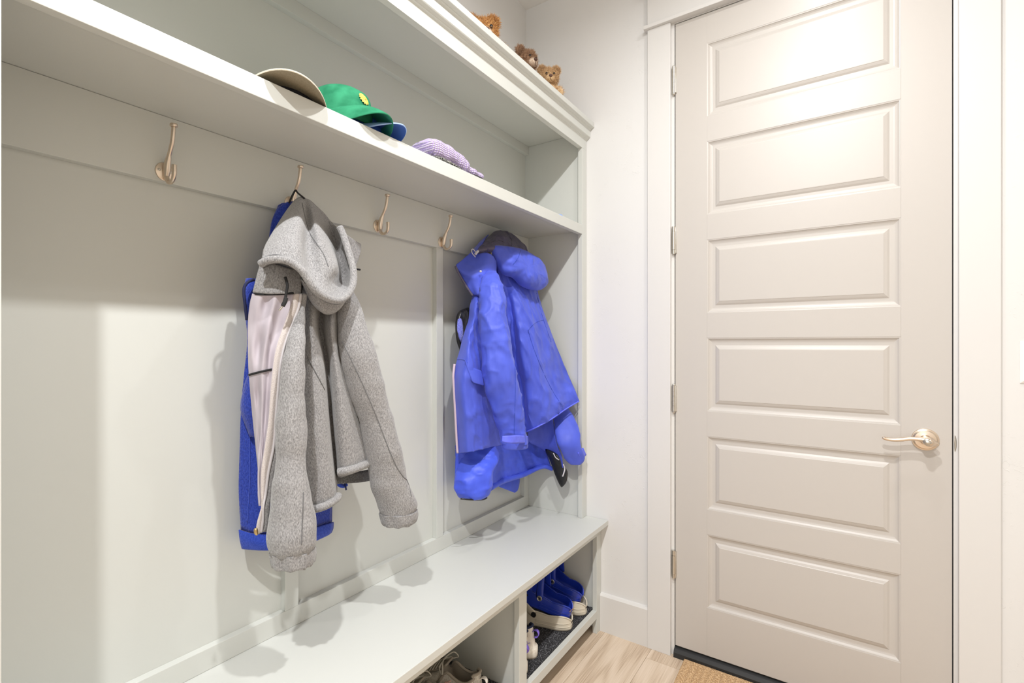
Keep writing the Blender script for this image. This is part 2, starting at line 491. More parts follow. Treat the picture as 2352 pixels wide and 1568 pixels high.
# light switch cut by the picture edge
sw = thing('light_switch', 'white light switch plate on the wall right of the door', 'light switch', (.455, YD, 1.171))
mb = MB()
R = []
for ins, dy in ((0, 0), (.0, .003), (.006, .0065), (.008, .007)):
    R.append([Vector((.455 + sx*(.038-ins), YD-dy, 1.171 + sz*(.059-ins))) for sx, sz in ((-1, -1), (1, -1), (1, 1), (-1, 1))])
mb.grid(R, close_u=True, cap1=True); mb.obj('cover_plate', WHITEP, sw, smooth=False)
MB().box(.455-.0165, .455+.0165, YD-.0105, YD-.006, 1.171-.033, 1.171+.033, .002).obj('rocker', WHITEP, sw, smooth=False)

# ------------------------------------------------------------------ locker (upper unit)
Y0, Y1 = .115, 1.951
lk = thing('hall_locker', 'sage grey built-in coat locker with panelled back, shelf and crown', 'coat locker', (-1.08, 1.03, .473))
MB().box(XW+.0004, XP, Y0+.01, Y1-.02, .475, 2.137).obj('back_panel', CAB, lk, smooth=False)
B_ = .0012
MB().box(XP, XR, .14, 1.9238, 1.570, 1.712, B_).obj('hook_rail', CAB, lk, smooth=False)
MB().box(XP, XR, .14, 1.9238, .4735, .5235, B_).obj('bottom_rail', CAB, lk, smooth=False)
MB().box(XP, XR, .14, 1.9238, 2.099, 2.1375, B_).obj('top_rail', CAB, lk, smooth=False)
for a, b in ((.141, .178), (.726, .764), (1.302, 1.336), (1.886, 1.9235)):
    MB().box(XP, XR, a, b, .5236, 1.5698, B_*.6).obj('back_stile', CAB, lk, smooth=False)
MB().box(XP, -.9452, .1402, 1.9238, 1.7125, 1.7345, .0008).obj('shelf', CAB, lk, smooth=False)
MB().box(-.945, -.925, .158, 1.9072, 1.695, 1.7345, .0014).obj('shelf_edge', CAB, lk, smooth=False)
MB().box(XW+.0004, -.9452, 1.924, Y1, .4735, 2.137, .0006).obj('end_panel', CAB, lk, smooth=False)
MB().box(XW+.0004, -.9452, Y0, .14, .4735, 2.137, .0006).obj('end_panel', CAB, lk, smooth=False)
MB().box(-.945, -.925, 1.9072, Y1, .4735, 2.066, .0012).obj('face_stile', CAB, lk, smooth=False)
MB().box(-.945, -.925, Y0, .158, .4735, 2.066, .0012).obj('face_stile', CAB, lk, smooth=False)
MB().box(XW+.0004, -.9452, Y0, Y1, 2.1375, 2.158, .0008).obj('top_board', CAB, lk, smooth=False)
MB().box(-.945, -.925, Y0, Y1, 2.066, 2.158, .0010).obj('fascia', CAB, lk, smooth=False)
cp = [(-.925, 2.104), (-.9238, 2.1075), (-.9205, 2.1105), (-.9175, 2.1115), (-.917, 2.1135), (-.914, 2.1155), (-.909, 2.1185), (-.907, 2.121), (-.907, 2.146), (-.9055, 2.1495), (-.902, 2.152), (-.9, 2.1525), (-.8995, 2.1545), (-.895, 2.1565), (-.890, 2.158), (-.8885, 2.1595), (-.8885, 2.178), (-.890, 2.1795), (-.945, 2.1795), (-.945, 2.1585), (-.9248, 2.1585)]
MB().extrude_y(cp, Y0-.03, Y1).obj('crown_moulding', CAB, lk, smooth=False)

# ------------------------------------------------------------------ storage bench
bn = thing('storage_bench', 'sage grey built-in shoe bench below the coat locker', 'bench', (-1.03, 1.03, 0))
XF = -.857
MB().box(XP+.0006, -.824, Y0, Y1, .4525, .4732, .0016).obj('seat', CAB, bn, smooth=False)
MB().box(-.877, XF, Y0, Y1, .412, .4522, .001).obj('top_rail', CAB, bn, smooth=False)
cub = [(.160, .710), (.755, 1.310), (1.355, 1.907)]
for a, b in ((Y0, .160), (.710, .755), (1.310, 1.355), (1.907, Y1)):
    MB().box(-.877, XF, a, b, 0, .412, .0012).obj('front_stile', CAB, bn, smooth=False)
for a, b in ((Y0, .139), (.722, .743), (1.322, 1.343), (1.924, Y1)):
    MB().box(XW+.0006, -.8772, a, b, .02, .4522, .0006).obj('divider', CAB, bn, smooth=False)
for (a, b), (c, d) in zip(cub, ((.139, .722), (.743, 1.322), (1.343, 1.924))):
    MB().box(-.877, XF, a, b, .064, .0975, .0014).obj('apron', CAB, bn, smooth=False)
    MB().box(XW+.0006, -.8775, c+.0005, d-.0005, .074, .0935, .0006).obj('bottom_shelf', CAB, bn, smooth=False)
    MB().box(XW+.0006, XW+.008, c+.0005, d-.0005, .0936, .452).obj('bay_back', CAB, bn, smooth=False)

# ribbed shoe mats
def shoe_mat(a, b, label):
    rows = []
    x0, x1 = XW+.012, -.8785
    ns = 130
    prof = []
    for i in range(ns*4+1):
        y = a + (b-a)*i/(ns*4)
        prof.append((y, .0985 + .0018*(0.5+.5*math.cos(2*PI*i/4))))
    for x in (x0, x1): rows.append([Vector((x, y, z)) for y, z in prof])
    mb = MB().grid(rows)
    mb.grid([[Vector((x0, a, .0937)), Vector((x0, b, .0937))], [Vector((x1, a, .0937)), Vector((x1, b, .0937))]])
    for x in (x0, x1):
        mb.grid([[Vector((x, y, .0937)) for y, z in prof], [Vector((x, y, z)) for y, z in prof]])
    tag(mb.obj('shoe_mat', RIB, smooth=False), label, 'mat', 'ribbed shoe mats in the bench')
shoe_mat(1.350, 1.917, 'charcoal ribbed mat under the clogs in the bench bay next to the door')
shoe_mat(.750, 1.315, 'charcoal ribbed mat under the grey running shoes in the middle bench bay')

# door mat of coir with raised nubs
def coir_mat():
    x0, x1, y0, y1, zt = -.506, .23, 1.47, 1.9335, .011
    mb = MB(); nx, ny = 300, 190
    rows = []
    for j in range(ny+1):
        r = []
        for i in range(nx+1):
            x = x0 + (x1-x0)*i/nx + .012*(j/ny-1)*(-1); y = y0 + (y1-y0)*j/ny
            e = min(i, nx-i, j, ny-j)
            h = zt + noise.noise(Vector((x*260, y*260, 0)))*.0016
            if e > 4:
                u = (x*1.0)/.0215; v = y/.0165 + (.5 if int(math.floor(u)) % 2 else 0)
                k = max(0, math.sin(PI*(u % 1)))*max(0, math.sin(PI*(v % 1)))
                h += .0070*(k-.4)
            if e == 0: h = .004
            r.append(Vector((x, y, h)))
        rows.append(r)
    mb.grid(rows)
    mb.grid([[Vector((x0+.012, y0, .0005)), Vector((x1+.012, y0, .0005))], [Vector((x0, y1, .0005)), Vector((x1, y1, .0005))]])
    tag(mb.obj('door_mat', COIR), 'tan coir door mat with nubby weave lying at the foot of the door', 'door mat')
coir_mat()

# ------------------------------------------------------------------ coat hooks
HS = .77
HM = Matrix.Diagonal((1.0, .77, .77, 1))
def make_hook():
    t = thing('coat_hook', '', 'coat hook', (XR, 0, 1.595), group='nickel double coat hooks on the rail')
    pl = MB(); n = 30
    rows = []
    for s_, o in ((1, .0005), (1, .0022), (.93, .0034), (.0, .0042)):
        rows.append([Vector((o, .0238*s_*math.cos(2*PI*k/n), -.004 + .0255*s_*(math.sin(2*PI*k/n)))) for k in range(n)])
    pl.grid(rows, close_u=True)
    plate = pl.xf(Matrix.Scale(HS, 4)).obj('mounting_plate', NICKEL, t, local=True)
    for sy in (-.0150, .0150):
        s = MB()
        rr = [[Vector((o, sy + r*math.cos(2*PI*k/12), -.002 + r*math.sin(2*PI*k/12))) for k in range(12)] for r, o in ((.0040, .0028), (.0038, .0044), (.0022, .0050), (.0010, .0040), (.0, .0040))]
        s.grid(rr, close_u=True).xf(Matrix.Scale(HS, 4)).obj('screw', STEEL, plate, local=True)
    up = spline([(.0075, 0, -.026), (.0095, 0, -.010), (.0125, 0, .010), (.021, 0, .034), (.034, 0, .060), (.040, 0, .082), (.0435, 0, .108)], 6)
    nn = len(up)
    prong = MB().tube(up, [.0052 + .0036*math.sin(PI*min(1, (i/(nn-1))*1.9)) if i/(nn-1) < .5 else .0054 - .0004*(i/(nn-1)) for i in range(nn)], 14).xf(HM).obj('upper_prong', NICKEL, t, local=True)
    tip = spline([(.0433, 0, .1075), (.0435, 0, .1085), (.0440, 0, .112), (.0442, 0, .1155), (.0443, 0, .1165)], 2)
    MB().tube(tip, [.0054, .0076, .0086, .0090, .0090, .0090, .0085, .007, .003], 16).xf(HM).obj('tip', NICKEL, prong, local=True)
    lo = spline([(.0085, 0, -.008), (.0105, 0, -.022), (.018, 0, -.0365), (.030, 0, -.040), (.041, 0, -.034), (.046, 0, -.022), (.0465, 0, -.006), (.0462, 0, .003)], 6)
    nn = len(lo)
    MB().tube(lo, [.0062 - .0008*math.sin(PI*i/(nn-1)) for i in range(nn)], 14).xf(HM).obj('lower_prong', NICKEL, t, local=True)
    return t
hook0 = make_hook()
HOOKS = [(.452, 'empty nickel double hook farthest from the door on the rail'),
         (.742, 'nickel double hook holding the grey hooded fleece'),
         (1.034, 'empty nickel double hook just right of the grey fleece'),
         (1.328, 'empty nickel double hook just left of the blue rain jacket'),
         (1.620, 'nickel double hook carrying the blue rain jacket by the end panel')]
for i, (y, lab) in enumerate(HOOKS):
    if i == 0: h = hook0; h.location.y = y; h['label'] = lab
    else: dup(hook0, (XR, y, 1.595), label=lab)

# ------------------------------------------------------------------ grey hooded fleece
gj = thing('hooded_jacket', 'heather grey hooded fleece jacket hanging open from the second hook', 'jacket', P(690, 470, .06))
strand('hanging_loop', [(664, 466, .075), (672, 448, .085), (679, 437, .083), (684, 443, .085), (700, 456, .09)], .0023, CORD, gj)
hood_rows = [
 [(672, 463, .068), (680, 456, .074), (690, 452, .08), (700, 455, .082), (712, 460, .082), (725, 471, .082), (742, 488, .084), (758, 507, .092), (773, 521, .12)],
 [(648, 497, .115), (662, 494, .145), (688, 500, .172), (707, 512, .132), (724, 520, .170), (744, 533, .158), (762, 541, .112), (772, 535, .128), (777, 522, .150)],
 [(610, 560, .165), (642, 548, .200), (684, 558, .228), (706, 580, .190), (740, 600, .228), (773, 606, .228), (780, 610, .150), (794, 582, .165), (784, 524, .170)],
 [(602, 589, .188), (642, 577, .222), (688, 597, .246), (711, 625, .226), (744, 650, .242), (766, 648, .222), (787, 645, .164), (805, 604, .190), (785, 523, .175)],
 [(599, 604, .198), (640, 594, .232), (690, 617, .254), (713, 650, .258), (740, 677, .258), (777, 687, .250), (807, 656, .238), (809, 610, .222), (782, 522, .180)]]
sheet('hood', hood_rows, GREY, gj, 6, 6, amp=.005, fy=16, fz=12, seed=2)
rim = [(599, 606, .200), (614, 598, .216), (640, 595, .236), (666, 601, .248), (690, 618, .258), (702, 634, .260), (714, 652, .262), (727, 668, .263), (745, 681, .263), (765, 689, .260), (785, 687, .252), (802, 672, .244), (811, 650, .238), (812, 625, .230), (807, 600, .220), (797, 566, .204), (788, 538, .190), (780, 521, .182)]
strand('hood_hem', rim, .0084, GREY, gj, n=14, sub=5)
# far half of the hood seen from inside, and the collar end behind it
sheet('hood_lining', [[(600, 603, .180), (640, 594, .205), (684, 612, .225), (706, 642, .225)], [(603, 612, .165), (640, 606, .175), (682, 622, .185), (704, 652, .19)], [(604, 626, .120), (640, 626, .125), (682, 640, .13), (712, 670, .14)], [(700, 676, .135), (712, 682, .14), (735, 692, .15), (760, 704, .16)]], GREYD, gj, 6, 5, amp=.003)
sheet('collar', [[(776, 520, .165), (793, 536, .165), (812, 549, .155), (829, 560, .140)], [(782, 548, .150), (800, 560, .155), (816, 568, .150), (829, 577, .138)], [(796, 590, .150), (806, 594, .15), (815, 598, .145), (822, 600, .138)], [(804, 610, .15), (808, 612, .15), (812, 614, .145), (815, 615, .138)]], GREY, gj, 5, 5, amp=.003)
sheet('under_collar', [[(690, 640, .20), (715, 665, .215), (745, 690, .225), (780, 698, .220), (806, 672, .21)], [(706, 680, .190), (722, 695, .205), (745, 715, .215), (775, 714, .210), (795, 692, .20)], [(718, 700, .18), (730, 712, .19), (748, 722, .195), (765, 720, .19), (780, 708, .18)]], GREY, gj, 6, 5, amp=.003)
# body with deep folds between the sleeves
B = [
 [(690, 640, .12), (705, 650, .150), (718, 660, .165), (732, 668, .160), (742, 670, .130), (752, 672, .150), (770, 672, .165), (788, 668, .150), (800, 660, .110)],
 [(676, 740, .13), (700, 740, .165), (714, 742, .185), (727, 745, .178), (736, 747, .110), (745, 748, .165), (762, 750, .190), (776, 752, .165), (796, 755, .12)],
 [(670, 830, .13), (699, 830, .175), (722, 830, .195), (745, 832, .185), (750, 834, .105), (755, 836, .170), (772, 838, .195), (786, 838, .175), (815, 840, .12)],
 [(665, 950, .13), (700, 950, .175), (728, 950, .200), (754, 950, .190), (760, 952, .100), (764, 954, .172), (792, 955, .200), (818, 950, .178), (845, 948, .12)],
 [(668, 1060, .13), (702, 1062, .175), (736, 1062, .200), (765, 1062, .190), (769, 1040, .100), (773, 1045, .172), (806, 1032, .200), (838, 1024, .178), (868, 1020, .12)],
 [(682, 1150, .13), (712, 1150, .178), (748, 1140, .200), (774, 1122, .186), (772, 1085, .110), (777, 1082, .172), (812, 1072, .198), (846, 1058, .176), (872, 1050, .12)],
 [(690, 1182, .125), (718, 1176, .172), (750, 1167, .194), (777, 1146, .178), (776, 1100, .110), (781, 1096, .168), (815, 1086, .192), (846, 1073, .170), (872, 1062, .115)]]
B = [[(a - 4 if i == 3 else a + 4 if i == 5 else a, b, c) for i, (a, b, c) in enumerate(r)] for r in B]
sheet('body', B, GREY, gj, 6, 6, amp=.004, fy=18, fz=4, seed=5, back=.100, thick=.004)
strand('hem', [(690, 1176, .137), (718, 1170, .183), (748, 1161, .203), (772, 1146, .192), (777, 1138, .182)], .0095, GREY, gj, n=12)
strand('hem', [(777, 1084, .177), (795, 1081, .192), (815, 1076, .201), (833, 1069, .195), (847, 1063, .182)], .0105, GREY, gj, n=12)
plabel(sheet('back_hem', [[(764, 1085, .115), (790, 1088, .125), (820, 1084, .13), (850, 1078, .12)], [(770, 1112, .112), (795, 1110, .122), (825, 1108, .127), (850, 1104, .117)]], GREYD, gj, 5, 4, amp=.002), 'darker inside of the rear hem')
# open left front turned inside out
sheet('yoke', [[(597, 606, .155), (622, 604, .175), (650, 612, .190), (691, 622, .195)], [(588, 638, .155), (618, 640, .178), (650, 645, .195), (692, 648, .20)], [(580, 671, .155), (612, 674, .180), (645, 674, .198), (691, 674, .205)]], GREY, gj, 6, 5, amp=.003)

LR = [(579, 674, 674), (573, 700, 668), (569, 745, 652), (569, 800, 634), (571, 852, 626), (575, 905, 621), (580, 960, 617), (586, 1020, 609), (592, 1080, 600), (595, 1135, 599), (598, 1160, 600)]
ZR = [(691, 674), (686, 706), (669, 750), (652, 800), (643, 848), (638, 905), (633, 965), (629, 1022), (617, 1082), (610, 1135), (605, 1160)]
rows = []
for i, ((l, y, r), (zr, zy)) in enumerate(zip(LR, ZR)):
    k = min(1, i/9); fold = .010
    rows.append([(l, y, .150 - .02*k), (l+(r-l)*.2, y, .166-.02*k), (l+(r-l)*.4, y+1, .176-.02*k - fold*(i % 2)), (l+(r-l)*.6, y+1, .186-.025*k + fold*.5), (l+(r-l)*.8, y+1, .188-.025*k - fold*.4), (r, y+1, .200 - .03*k)])
plabel(sheet('lining', rows, LINING, gj, 6, 6, amp=.006, fy=30, fz=3.5, seed=9), 'lilac grey pocket lining of the opened front')

rows = []
for i, ((l, y, r), (zr, zy)) in enumerate(zip(LR, ZR)):
    k = min(1, i/9)
    rows.append([(r, y+1, .2-.03*k), ((r+zr)/2, (y+zy)/2, .206-.032*k), (zr, zy, .206-.034*k)])
rows += [[(590, 1200, .168), (597, 1196, .17), (605, 1190, .168)], [(587, 1224, .166), (594, 1226, .168), (601, 1222, .166)]]
plabel(sheet('zipper_tape', rows, TAPE, gj, 5, 6, amp=.003, fy=20, fz=8, seed=4), 'pinkish grey zip tape along the open front')
zt = [(zr, zy, .207-.034*min(1, i/9)) for i, (zr, zy) in enumerate(ZR)] + [(604, 1192, .17), (600, 1222, .168)]
strand('zipper', zt, .0030, LGREY, gj, n=8)
strand('front_edge', [(a+6, b, c-.006) for a, b, c in zt[:-1]] + [(604, 1219, .162)], .0080, GREY, gj, n=12)
MB().tube(spline([P(587, 1212, .176), P(588, 1220, .178), P(590, 1228, .176)], 3), [.002, .0038, .0042, .0042, .0042, .0035, .002], 10).obj('zipper_pull', plain('brassy_metal', lin(200, 170, 120), .3, 1.0), gj)
dc = strand('drawcord', [(655, 636, .215), (660, 655, .220), (657, 675, .222), (655, 690, .222)], .0031, CORD, gj)
strand('toggle', [(657, 684, .224), (654, 694, .224), (649, 703, .222)], .0046, CORD, dc)
strand('cord_end', [(650, 702, .222), (645, 708, .22), (641, 713, .218)], .0019, STEEL, dc)
strand('cord_end', [(812, 617, .15), (820, 618, .15), (827, 619, .148)], .0026, CORD, gj)
SL = [(694, 700, 690, .20), (683, 700, 722, .205), (667, 699, 762, .215), (652, 699, 812, .222), (645, 700, 860, .225), (638, 701, 930, .225), (634, 702, 1003, .225), (632, 703, 1073, .225), (626, 710, 1128, .225), (619, 719, 1185, .225), (615, 723, 1225, .225), (619, 724, 1252, .225), (628, 716, 1268, .224)]
s1 = sleeve('sleeve', SL, GREY, gj, amp=.0055, fz=13, fy=10, seed=1)
sleeve('cuff', [(624, 721, 1262, .224), (626, 722, 1274, .224), (628, 721, 1288, .224), (631, 718, 1297, .224), (640, 708, 1300, .224)], GREY, s1, amp=.002, gather=-.1, seed=3)

SR = [(770, 806, 660, .17), (775, 825, 700, .19), (777, 845, 750, .20), (780, 860, 800, .205), (790, 873, 850, .208), (803, 886, 900, .21), (819, 900, 950, .21), (834, 915, 1010, .21), (846, 929, 1062, .21), (853, 938, 1108, .21), (864, 953, 1140, .21), (869, 959, 1162, .21), (876, 952, 1180, .21)]
s2 = sleeve('sleeve', SR, GREY, gj, amp=.0055, fz=13, fy=10, seed=8)
sleeve('cuff', [(872, 958, 1174, .21), (875, 960, 1186, .21), (878, 957, 1196, .21), (884, 945, 1204, .21), (895, 925, 1206, .21)], GREY, s2, amp=.002, gather=-.1, seed=5)
THREAD = plain('grey_thread', (.15, .15, .155), .9)
gb = bpy.data.objects
seam_on('seam', [(579, 673), (600, 676), (625, 676), (650, 675), (674, 673)], [gb['lining'], gb['yoke']], .0022, CORD, gj)
seam_on('seam', [(571, 861), (585, 857), (605, 852), (624, 848)], [gb['lining']], .0024, CORD, gj)
seam_on('seam', [(697, 1130), (696, 1170), (694, 1210), (693, 1250)], [s1], .0010, THREAD, s1)
seam_on('seam', [(706, 820), (718, 842), (732, 868), (746, 895)], [gb['body']], .0011, THREAD, gj)
seam_on('seam', [(786, 784), (806, 825), (832, 880), (862, 950), (885, 1010), (908, 1066), (926, 1094), (937, 1106), (945, 1140)], [s2], .0010, THREAD, s2)
hd_ = gb['hood']
seam_on('seam', [(694, 466), (702, 505), (712, 535), (728, 560), (744, 585), (754, 612)], [hd_], .0010, THREAD, gj)
seam_on('seam', [(603, 592), (628, 585), (652, 588), (680, 600)], [hd_], .0010, THREAD, gj)

# ------------------------------------------------------------------ blue fleece behind it
bf = thing('fleece_jacket', 'royal blue fleece jacket hanging behind the grey hooded jacket', 'jacket', P(650, 480, .04))
BR = [
 [(640, 475, .044), (652, 467, .052), (664, 463, .058), (676, 462, .052)],
 [(626, 506, .046), (645, 505, .056), (662, 505, .062), (690, 505, .046)],
 [(616, 560, .046), (640, 560, .060), (672, 560, .068), (730, 560, .046)],
 [(590, 636, .040), (630, 640, .062), (680, 640, .074), (755, 640, .040)],
 [(560, 668, .032), (620, 680, .064), (690, 690, .078), (765, 690, .040)],
 [(565, 722, .034), (615, 740, .066), (690, 750, .080), (768, 750, .042)],
 [(567, 790, .036), (612, 800, .066), (690, 810, .082), (768, 810, .042)],
 [(560, 862, .038), (605, 870, .070), (680, 880, .082), (766, 880, .044)],
 [(553, 946, .040), (600, 950, .074), (675, 960, .084), (766, 950, .046)],
 [(550, 1040, .040), (598, 1050, .076), (675, 1060, .086), (764, 1040, .046)],
 [(548, 1130, .040), (598, 1140, .076), (675, 1145, .086), (764, 1120, .046)],
 [(553, 1216, .040), (600, 1226, .076), (680, 1222, .086), (763, 1198, .048)]]
sheet('body', BR, BLUEF, bf, 7, 5, amp=.007, fy=11, fz=3, seed=12, back=.027)
sheet('hem', [[(552, 1216, .042), (600, 1227, .079), (680, 1222, .089), (764, 1199, .050)], [(554, 1236, .044), (602, 1246, .082), (680, 1242, .092), (763, 1213, .052)], [(559, 1258, .040), (604, 1261, .076), (680, 1258, .086), (759, 1224, .048)]], BLUEF2, bf, 7, 4, amp=.002, fy=30, back=.029)
sleeve('sleeve', [(565, 590, 640, .085), (562, 592, 660, .088), (562, 590, 700, .088), (566, 592, 740, .086), (576, 606, 830, .084), (564, 612, 880, .082), (556, 616, 940, .082), (575, 622, 1000, .08)], BLUEF, bf, amp=.003)
strand('front_edge', [(584, 642, .118), (572, 646, .118), (563, 655, .118), (560, 670, .118), (563, 700, .118), (567, 735, .116)], .0034, plain('navy_binding', (.008, .012, .06), .8), bf)
z_ = strand('zipper_edge', [(770, 1105, .100), (778, 1112, .100), (788, 1116, .100), (796, 1112, .10)], .0055, BLUEF2, bf)
strand('zipper_pull', [(792, 1112, .106), (794, 1118, .108), (795, 1125, .108)], .0022, plain('navy_metal', (.02, .03, .12), .35, .6), z_)
seam_on('seam', [(580, 900), (574, 1000), (574, 1100), (568, 1200)], [gb['body.001']], .0013, BLUEF2, bf)

# ------------------------------------------------------------------ blue rain jacket
rj = thing('rain_jacket', 'periwinkle blue hooded rain jacket hanging beside the end panel', 'jacket', P(1150, 560, .08))
strand('hanging_loop', [(1143, 560, .075), (1146, 548, .07), (1150, 541, .068), (1154, 548, .07), (1158, 560, .075)], .003, CORD, rj)
# hood turned inside out at the back, plum lining on top
plabel(sheet('hood_lining', [
 [(1124, 541, .050), (1134, 532, .060), (1147, 529, .066), (1164, 531, .072), (1180, 538, .080), (1192, 547, .090), (1206, 562, .104), (1214, 579, .112)],
 [(1110, 556, .090), (1128, 549, .105), (1147, 545, .120), (1166, 548, .112), (1180, 556, .126), (1192, 562, .120), (1203, 570, .128), (1212, 583, .124)],
 [(1098, 572, .115), (1118, 568, .130), (1140, 566, .150), (1162, 569, .140), (1180, 572, .152), (1193, 576, .146), (1203, 580, .142), (1211, 588, .132)],
 [(1100, 582, .110), (1120, 580, .125), (1140, 580, .140), (1162, 584, .130), (1180, 588, .14), (1193, 590, .135), (1203, 592, .13), (1210, 596, .125)]], PURPL, rj, 10, 9, amp=.005, crease=.009, seed=3), 'dark plum quilted lining of the hood')
sheet('hood_edge', [[(1122, 538, .052), (1115, 546, .070), (1108, 555, .095)], [(1107, 550, .060), (1101, 559, .085), (1097, 571, .112)], [(1092, 566, .070), (1090, 572, .090), (1091, 578, .110)], [(1083, 578, .080), (1086, 582, .095), (1092, 586, .110)]], RAIN, rj, 6, 6, amp=.003)
seam_on('seam', [(1170, 543), (1176, 552), (1174, 562), (1180, 570)], [bpy.data.objects['hood_lining.001']], .0010, BLK, rj)
seam_on('seam', [(1128, 556), (1146, 552), (1160, 557)], [bpy.data.objects['hood_lining.001']], .0008, BLK, rj)
# drooping crown of the hood
hc = [(1129, 567), (1143, 564), (1161, 566), (1194, 572), (1223, 587), (1241, 600), (1251, 618), (1257, 645), (1254, 656), (1245, 664), (1234, 667), (1214, 664), (1194, 654), (1178, 638), (1156, 630), (1143, 612), (1133, 590)]
def puff(name, outline, dep, bulge, mat, parent, cen=None, amp=0, crease=0, seed=0, rings=9, sub=4, back=.03, pw=.55):
    """a stuffed shape: outline of (px, py), depth function, bulging toward the room and a little to the wall"""
    o3 = spline([P(a, b, dep(a, b)) for a, b in outline], sub, closed=True)
    c = sum(o3, Vector())/len(o3) if cen is None else P(cen[0], cen[1], dep(*cen))
    mb = MB(); rows = []
    nrm = Vector((.85, -.45, .05)).normalized()
    for sgn, bl in ((1, bulge), (-1, back)):
        rr = []
        for j in range(rings+1):
            s = 1 - (j/rings)**1.25
            h = (1 - s**2.6)**.5
            ring = []
            for p in o3:
                q = c + (p-c)*s
                w = 0
                if sgn > 0 and j > 0: w = (wrinkle(q, amp, 20, 16, seed) if amp else 0) + (crumple(q, crease, 30, seed) if crease else 0)
                ring.append(q + nrm*(sgn*bl*h + w*min(1, h*1.6)*min(1, s*2.2)))
            rr.append(ring)
        mb.grid(rr, close_u=True)
    o = mb.obj(name, mat, parent)
    bm = bmesh.new(); bm.from_mesh(o.data); bmesh.ops.remove_doubles(bm, verts=bm.verts, dist=.0004); bmesh.ops.recalc_face_normals(bm, faces=bm.faces); bm.to_mesh(o.data); bm.free()
    for p in o.data.polygons: p.use_smooth = True
    return o
hd_d = lambda a, b: .135 + (a-1129)/128*.055 + max(0, b-600)*.0002
puff('hood', hc, hd_d, .055, RAIN, rj, amp=.009, crease=.0055, seed=24, rings=18, sub=7)
seam_on('seam', [(1196, 574), (1190, 592), (1178, 608)], [gb['hood.001']], .0009, BLUEF2, rj)
# stand-up collar with zip
cl = sheet('collar', [
 [(1083, 578, .085), (1096, 582, .105), (1112, 580, .130), (1128, 584, .150), (1140, 600, .150)],
 [(1060, 598, .080), (1080, 606, .105), (1100, 606, .130), (1122, 606, .150), (1140, 622, .150)],
 [(1047, 611, .080), (1066, 624, .108), (1088, 630, .132), (1112, 632, .150), (1130, 645, .150)],
 [(1060, 634, .090), (1076, 642, .112), (1092, 648, .134), (1108, 652, .150), (1122, 662, .150)],
 [(1086, 677, .115), (1092, 678, .125), (1098, 677, .140), (1106, 676, .150), (1116, 680, .150)]], RAIN, rj, 6, 6, amp=.004, crease=.003, seed=7)
strand('zipper', [(1046, 611, .082), (1052, 624, .086), (1061, 640, .093), (1073, 660, .105), (1086, 679, .118)], .0042, PURPL, rj)
cd = strand('drawcord', [(1092, 590, .125), (1085, 582, .125), (1083, 574, .125), (1087, 572, .125), (1091, 577, .125), (1093, 584, .125)], .0016, LGREY, rj)
strand('toggle', [(1092, 584, .130), (1096, 578, .130), (1098, 577, .130)], .0048, LGREY, cd)
MB().ball(P(1104, 623, .155), .0042).obj('snap', LGREY, rj)
# left front, sleeve, back panel
FRL = [
 [(1087, 676, .10), (1095, 678, .125), (1104, 680, .135), (1116, 684, .13)],
 [(1079, 702, .10), (1090, 704, .135), (1102, 706, .145), (1120, 710, .14)],
 [(1076, 732, .10), (1088, 734, .140), (1100, 736, .140), (1122, 740, .14)],
 [(1066, 765, .10), (1080, 768, .150), (1096, 770, .140), (1122, 774, .15)],
 [(1055, 806, .10), (1070, 810, .155), (1088, 812, .165), (1105, 812, .145), (1126, 814, .15)][0:1] + [(1072, 810, .158), (1094, 812, .162), (1126, 814, .15)],
 [(1046, 840, .10), (1068, 844, .160), (1092, 846, .170), (1130, 850, .15)],
 [(1042, 880, .10), (1066, 884, .165), (1096, 886, .165), (1138, 888, .15)],
 [(1046, 953, .10), (1072, 956, .168), (1104, 958, .175), (1150, 958, .15)],
 [(1050, 1012, .10), (1078, 1010, .168), (1112, 1004, .178), (1162, 998, .15)],
 [(1052, 1041, .10), (1080, 1038, .165), (1114, 1031, .176), (1164, 1020, .15)]]
sheet('front_panel', FRL, RAIN, rj, 12, 9, amp=.006, crease=.0105, fy=14, fz=4, seed=14)
fl = strand('front_edge', [(1044, 836, .103), (1041.5, 860, .103), (1042, 880, .103), (1046, 953, .103), (1049, 1012, .103), (1051, 1040, .103)], .0042, PINK, rj)
plabel(fl, 'pale pink zip edge')
sheet('pocket_flap', [[(1068, 826, .166), (1078, 838, .174), (1092, 846, .180), (1110, 852, .180)], [(1074, 850, .172), (1083, 864, .182), (1096, 872, .188), (1112, 878, .188)], [(1078, 868, .172), (1087, 878, .184), (1099, 882, .188), (1113, 886, .186)]], RAIN, rj, 5, 4, amp=.001)
seam_on('seam', [(1049, 826), (1058, 825), (1066, 827), (1074, 833)], [gb['front_panel']], .0010, BLUEF2, rj)
